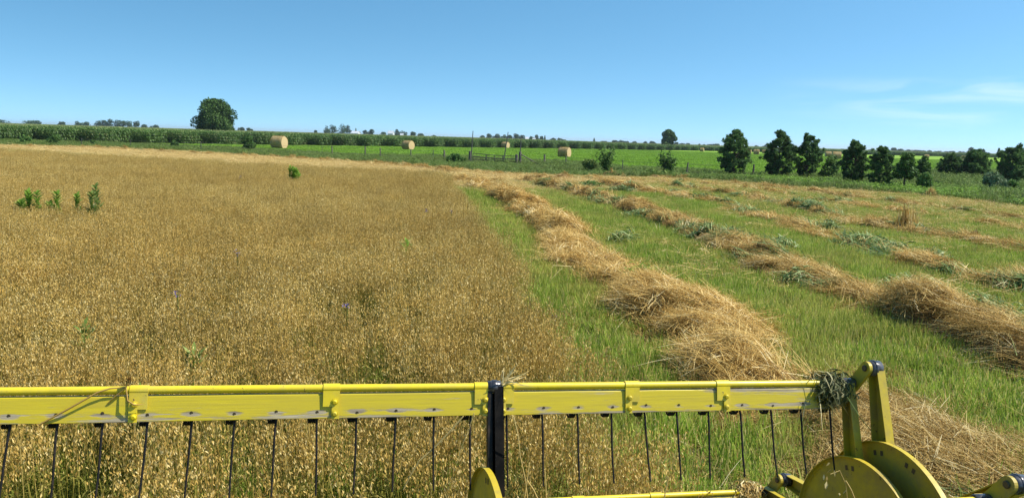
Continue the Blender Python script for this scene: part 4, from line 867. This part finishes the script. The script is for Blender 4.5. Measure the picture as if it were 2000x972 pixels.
def make_bat(pos, tines, full=True):
    b = bpy.data.objects.new('reel_bat', None)
    mb = MB(); cyl_s(mb, S0, SC - .025, (0, 0), .0138, 20); cyl_s(mb, SC + .025, 3.15, (0, 0), .0138, 20); b = mb.build('reel_bat', M['yellow'], reel, True); b.location = (0, pos[0], pos[1])
    for s0, s1 in ((S0 + .05, SC - .032), (SC + .030, 3.09)):
        mb = MB(); n0, n1 = slat_n(-.017), slat_n(-.101); t_ = .019; e = .0025
        sec = [(n0, -.017 - e), (n0 + e, -.017), (n0 + t_ - e, -.0172), (n0 + t_, -.017 - e), (n1 + t_, -.101 + e), (n1 + t_ - e, -.1012), (n1 + e, -.101), (n1, -.101 + e)]
        ns = 12; ss = np.linspace(s0, s1, ns); V = np.array([[(s_, n, w) for n, w in sec] for s_ in ss]); V[:, :, 2] += (rng.normal(0, .0006, (ns, 1)))
        k = len(sec); f = [(i * k + j, i * k + (j + 1) % k, (i + 1) * k + (j + 1) % k, (i + 1) * k + j) for i in range(ns - 1) for j in range(k)]
        mb.add(V.reshape(-1, 3), f); mb.add(V[0], [tuple(range(k))[::-1]]); mb.add(V[-1], [tuple(range(k))])
        for ts in tine_s:
            if s0 + .02 < ts < s1 - .02:
                w = -.077 + rng.normal(0, .003); n = slat_n(w); an = np.arange(10) * .628
                for r, dd_ in ((.0058, .001), (.003, .002)):
                    V2 = np.stack([ts + r * np.cos(an), np.full(10, n - dd_), w + r * np.sin(an)], 1); mb.add(V2, [tuple(range(10))], .5, 1)
        mb.build('slat_board', [M['slat'], M['screw']], b)
    for sb, side in ((-.85, 1), (-.21, -1), (.42, -1), (1.052, 1), (1.598, 1), (1.69, -1), (2.194, -1), (2.584, 1)):
        mb = MB(); half = .029; e = .0035
        for k_, (w0, w1, a, c_) in enumerate(((-.004, -.058, -half, half), (-.058, -.1, -half if side < 0 else .002, -.002 if side < 0 else half))):
            na, nb = slat_n(w0) - .003, slat_n(w1) - .003
            if k_ == 0: na -= .001
            V = [(sb + a, na, w0), (sb + c_, na, w0), (sb + c_, nb, w1), (sb + a, nb, w1)]; V += [(x, y - e, z) for x, y, z in V]
            mb.add(V, [(3, 2, 1, 0), (4, 5, 6, 7), (0, 1, 5, 4), (1, 2, 6, 5), (2, 3, 7, 6), (3, 0, 4, 7)])
        an = np.linspace(math.radians(195), math.radians(20), 12); rr = .0172
        V = [(sb + x, rr * math.cos(q), rr * math.sin(q)) for x in (-half, half) for q in an] ; rr2 = .0140; V += [(sb + x, rr2 * math.cos(q), rr2 * math.sin(q)) for x in (-half, half) for q in an]
        f = [(j, j + 1, 12 + j + 1, 12 + j) for j in range(11)] + [(j, j + 1, 24 + j + 1, 24 + j) for j in range(11)] + [(12 + j, 12 + j + 1, 36 + j + 1, 36 + j) for j in range(11)]
        mb.add(V, f); bo = half * .45 * side
        bolt(mb, sb + bo * .9, slat_n(-.042) - .0065, -.042); bolt(mb, sb + bo * .95, slat_n(-.082) - .0065, -.082); mb.build('bracket', M['yellow'], b)
    for ts in (tine_s if tines else []):
        if abs(ts - SC) < .03 or ts > 3.1: continue
        mb = MB(); wv_ = rng.normal(0, .005, 3); base = np.array([(.012, -.088), (-.012, -.104), (-.022, -.125), (-.036, -.165), (-.052, -.215), (-.072, -.275), (-.104, -.352)])
        q = [(ts + wv_[0] * (i / 6.) ** 1.5 + .0012 * math.sin(i + ts * 9), n + wv_[1] * (i / 6.) ** 2, w) for i, (n, w) in enumerate(base)]
        tube(mb, q, [.0042, .0042, .0042, .004, .004, .0038, .0032], 7)
        co = [(ts - .004 - .026 * t_ / 24, .004 + .0135 * math.cos(t_ * 1.05), -.113 + .0135 * math.sin(t_ * 1.05)) for t_ in range(25)]; tube(mb, co, .0036, 5)
        mb.build('tine', M['black'], b, True)
    return b
TOP, FRO, REA = np.array([0., 0.]), np.array([.507, -.719]), np.array([-.724, -.170])
make_bat(TOP, True); make_bat(FRO, False); make_bat(REA, False)
def disc(s, c, r, name='side_plate', holes=()):
    mb = MB(); k = 72; an = np.arange(k) * 2 * math.pi / k; rows = []
    for ss, rr in ((s, .04), (s, r - .022), (s + .001, r - .006), (s - .003, r - .001), (s - .018, r), (s - .018, r + .003), (s + .004, r + .003), (s + .006, r - .01), (s + .006, .04)):
        rows.append(np.stack([np.full(k, ss), c[0] + rr * np.cos(an), c[1] + rr * np.sin(an)], 1))
    n = len(rows); f = [(i * k + j, i * k + (j + 1) % k, (i + 1) * k + (j + 1) % k, (i + 1) * k + j) for i in range(n - 1) for j in range(k)]; mb.add(np.concatenate(rows), f)
    for a in holes:
        for da in (-.055, .055):
            q = a + da; ce = c + (r - .045) * np.array([math.sin(q), math.cos(q)]); t_ = np.array([math.cos(q), -math.sin(q)]); r_ = np.array([math.sin(q), math.cos(q)])
            V = [(s - .0015, *(ce + i * t_ * .008 + j * r_ * .010)) for i, j in ((-1, -1), (1, -1), (1, 1), (-1, 1))]; mb.add(V, [(0, 1, 2, 3)], .5, 1)
    return mb.build(name, [M['mustard'], M['screw']], reel)
angs = [math.atan2(*(p - CA)) for p in (TOP, FRO, REA)]
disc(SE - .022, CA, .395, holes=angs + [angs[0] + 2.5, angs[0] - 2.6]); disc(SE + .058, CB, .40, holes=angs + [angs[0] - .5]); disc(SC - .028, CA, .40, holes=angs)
for p in (TOP, FRO, REA):
    d = unit(p - CA); mb = MB(); channel(mb, CA + d * .33, p, SE + .012, .078, .040, .028); mb.build('spider_arm', M['mustard'], reel)
    pb = p + CRK; mb = MB(); channel(mb, CB + d * .33, pb - d * .01, SE + .096, .088, .048, .032); mb.build('spider_arm', M['mustard'], reel)
    mb = MB(); q = unit(CRK); pq = np.array([-q[1], q[0]]); w_ = .028; pts_ = []
    e0, e1 = p - q * .012, pb
    for a in np.linspace(-math.pi / 2, math.pi / 2, 11): pts_.append(e1 + w_ * (math.cos(a) * q + math.sin(a) * pq))
    for a in np.linspace(math.pi / 2, 1.5 * math.pi, 11): pts_.append(e0 + w_ * (math.cos(a) * q + math.sin(a) * pq))
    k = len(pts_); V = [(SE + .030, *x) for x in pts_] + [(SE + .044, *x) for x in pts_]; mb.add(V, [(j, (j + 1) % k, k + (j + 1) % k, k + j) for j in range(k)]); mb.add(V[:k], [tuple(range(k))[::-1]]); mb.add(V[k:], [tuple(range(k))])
    cr = mb.build('crank', M['mustard'], reel); mb = MB(); cyl_s(mb, SE + .022, SE + .03, pb, .013, 12, 0, None, .002); mb.build('bolt', M['screw'], cr)
    mb = MB(); cyl_s(mb, SE + .046, SE + .098, pb, .031, 24, 0, None, .004); cyl_s(mb, SE + .060, SE + .072, pb, .034, 24, 0, None, .002); mb.build('bearing', M['bush'], reel, True)
    mb = MB(); cyl_s(mb, SE - .03, SE + .03, p, .022, 18, 0, None, .003); mb.build('bearing', M['bush'], reel, True)
    mb = MB(); channel(mb, CA + d * .30, p, SC + .026, .058, .036, .029, .004); box(mb, (SC - .027, -.014, 0), (SC - .010, .017, 1), .5, 1); q0, q1 = CA + d * .30, p; V8 = mb.v[-1]; zz8 = V8[:, 2:3]; dn = np.array([-d[1], d[0]]); V8[:, 1:] = q0 + (q1 - q0) * zz8 - dn * (V8[:, 1:2] + .0); mb.build('middle_arm', [M['arm'], M['black']], reel)
    mb = MB(); cyl_s(mb, SC - .026, SC + .026, p, .022, 22, 0, None, .004); cyl_s(mb, SC - .010, SC + .010, p, .025, 22, 0, None, .002); mb.build('bearing', M['bush'], reel, True)
mb = MB(); cyl_s(mb, S0, SE + .2, CA, .045, 24); mb.build('axle', M['mustard'], reel, True)

M['clump'] = plantmat('withered_grass', [(0, (.018, .026, .010)), (.45, (.06, .075, .025)), (.75, (.17, .17, .07)), (1, (.45, .40, .22))], .15, .3)
# ---- things caught on the reel
def clump(c, r, n, label, mats_, tl=(.0, 1.0), hang=14, ax=ru):
    mb = MB(); c = np.asarray(c); a = rng.uniform(0, 6.28, n); rr = r * rng.uniform(.45, 1.05, n); x = rng.normal(0, r * .42, n); e1, e2 = rn_, rw
    t = np.linspace(0, 1, 7)[None] * rng.uniform(.8, 2.6, n)[:, None] * rng.choice([-1, 1], n)[:, None] + a[:, None]
    fl_ = 1 + rng.normal(0, .12, (n, 7)).cumsum(1) * .5
    P = c + ax * (x[:, None] + rng.normal(0, .012, (n, 7)).cumsum(1))[..., None] + e1 * (np.cos(t) * rr[:, None] * fl_ * .85)[..., None] + e2 * (np.sin(t) * rr[:, None] * fl_)[..., None]
    ribbons(mb, P, unit(ax + rng.normal(0, .6, (n, 3))), [.003, .006, .006, .006, .005, .004, .001], rng.uniform(*tl, n), 0)
    b = c + ax * rng.normal(0, r * .5, hang)[:, None] + rng.normal(0, r * .3, (hang, 3)); d = unit(hd(hang) - rw * .5); Q = curve(b, d, rng.uniform(.6, 1.8, hang) * r, rng.uniform(0, .5, hang) * r, rng.uniform(.5, 1.7, hang) * r, 6)
    ribbons(mb, Q, unit(rng.normal(0, 1, (hang, 3))), [.004, .006, .006, .005, .003, .001], rng.uniform(.55, 1, hang), 1)
    o = mb.build('grass_clump', mats_); return tag(o, label, 'grass clump')
clump(wloc((3.075, -.005, -.03)), .075, 420, 'dark green grass clump wound round the outer end of the top reel bat', [M['clump'], M['straw']], (0, 1), 34)
clump(wloc((3.08, FRO[0], FRO[1] - .02)), .065, 300, 'dry straw clump wound round the end of the lower reel bat', [M['straw'], M['straw']], (.2, 1), 26)
mb = MB(); n = 24; b = np.tile(wloc((SC + .03, -.01, .012)), (n, 1)) + rng.normal(0, .006, (n, 3)); d = unit(np.tile(ru * .8 + rw * .5, (n, 1)) + rng.normal(0, .35, (n, 3)))
Q = curve(b, d, rng.uniform(.05, .14, n), rng.uniform(0, .02, n), rng.uniform(0, .04, n), 4); ribbons(mb, Q, unit(rng.normal(0, 1, (n, 3))), [.005, .006, .005, .001], rng.uniform(.7, 1, n))
tag(mb.build('straw_wisp', M['straw']), 'pale straw wisp sticking out beside the black middle arm', 'straw wisp')
def stalk(pts, off, r, label, mt='straw', heads=0, cat='straw', sag=None):
    P = np.array([onboard(x, y, o if not np.isscalar(off) else off) for (x, y), o in zip(pts, off if not np.isscalar(off) else [off] * len(pts))]); mb = MB(); tube(mb, P, r, 6, .7)
    if heads: spikelets(mb, (P[0] + rng.normal(0, .03, (heads, 3)) + (P[1] - P[0]) * rng.uniform(0, .5, (heads, 1))), .025, 0, .6, 1)
    return tag(mb.build('dry_stalk', M[mt]), label, cat)
stalk([(905, 812), (882, 838), (850, 872), (818, 900), (800, 930), (788, 955)], -.05, .0026, 'long bent golden straw hanging from the slat left of the black arm')
stalk([(926, 806), (915, 840), (902, 870), (892, 905)], -.05, .0016, 'thin straight straw hanging close beside the black middle arm')
stalk([(1003, 812), (1012, 850), (1016, 890), (1026, 935), (1032, 985)], -.12, .0022, 'tall golden straw leaning below the slat just past the black arm')
stalk([(1034, 903), (1029, 940), (1022, 990)], -.16, .0026, 'short stiff straw beside the middle side plate')
stalk([(1028, 935), (1042, 955), (1058, 990)], -.16, .0024, 'short slanting straw next to the stiff straw')
stalk([(1064, 915), (1066, 950), (1068, 990)], -.10, .0024, 'upright pale straw between two tines past the middle side plate')
stalk([(1306, 930), (1300, 955), (1296, 985)], -.05, .0024, 'broken pale straw poking above the lower reel bat')
stalk([(1655, 775), (1680, 815), (1710, 850), (1722, 890)], -.10, .0016, 'thin grey stalk drooping from the green clump across the side plate', 'cutweed')
stalk([(1622, 925), (1640, 918), (1652, 945), (1656, 985)], -.30, .0012, 'fine drooping oat stalk with pale grains before the large side plate', 'straw', 9)
stalk([(1652, 938), (1662, 955), (1674, 985)], -.30, .0026, 'thick pale straw lying in front of the large side plate')
P = [onboard(x, y, o) for x, y, o in ((76, 829, -.035), (130, 800, -.034), (190, 766, -.026), (215, 758, -.022), (246, 756, -.02))]
t = empty('dried_weed', tuple(P[-1])); tag(t, 'dried weed stalk with a brown seed head draped over the reel bat', 'dried weed'); l0 = P[-1]
mb = MB(); tube(mb, np.array(P) - l0, [.0032, .0032, .003, .0026, .0022], 6, .35); P2_ = [onboard(x, y, o) for x, y, o in ((246, 756, -.02), (249, 782, -.035), (262, 790, -.04), (280, 789, -.038))]
tube(mb, np.array(P2_) - l0, [.002, .003, .0028, .001], 6, .35); tube(mb, np.array([P[-1], onboard(248, 748, -.018), onboard(252, 742, -.016)]) - l0, .002, 6, .3); mb.build('stem', M['straw'], t, True)
mb = MB(); hc = onboard(252, 741, -.018) - l0; n = 150; d = unit(rng.normal(0, 1, (n, 3))); Q = np.stack([hc + 0 * d, hc + d * .008, hc + d * rng.uniform(.009, .013, n)[:, None]], 1); ribbons(mb, Q, unit(np.cross(d, rng.normal(0, 1, (n, 3)))), [.002, .006, .002], rng.uniform(0, .5, n)); mb.build('seed_head', M['straw'], t)
mb = MB(); b = np.array([P[-1]]) - l0; Q = curve(b, np.array([unit(-ru * 1. - rw * .75)]), np.array([.075]), np.array([0.]), np.array([.012]), 5); ribbons(mb, Q, np.array([unit(rn_ + rw * .4)]), [.004, .012, .014, .01, .002], [.3]); mb.build('leaf', M['straw'], t)
# ------------------------------------------------------------------ the summer air
m = bpy.data.materials.new('haze_air'); m.use_nodes = True; nt_ = m.node_tree
for n in list(nt_.nodes): nt_.nodes.remove(n)
pv = nt_.nodes.new('ShaderNodeVolumePrincipled'); pv.inputs['Color'].default_value = (.80, .90, 1.0, 1); pv.inputs['Density'].default_value = HAZE; pv.inputs['Anisotropy'].default_value = .3
nt_.links.new(pv.outputs[0], nt_.nodes.new('ShaderNodeOutputMaterial').inputs['Volume'])
mb = MB(); box(mb, (-9500, -9500, -9), (9500, 9500, 26)); tag(mb.build('haze', m), 'faint summer haze over the far fields', 'haze', None, 'stuff')
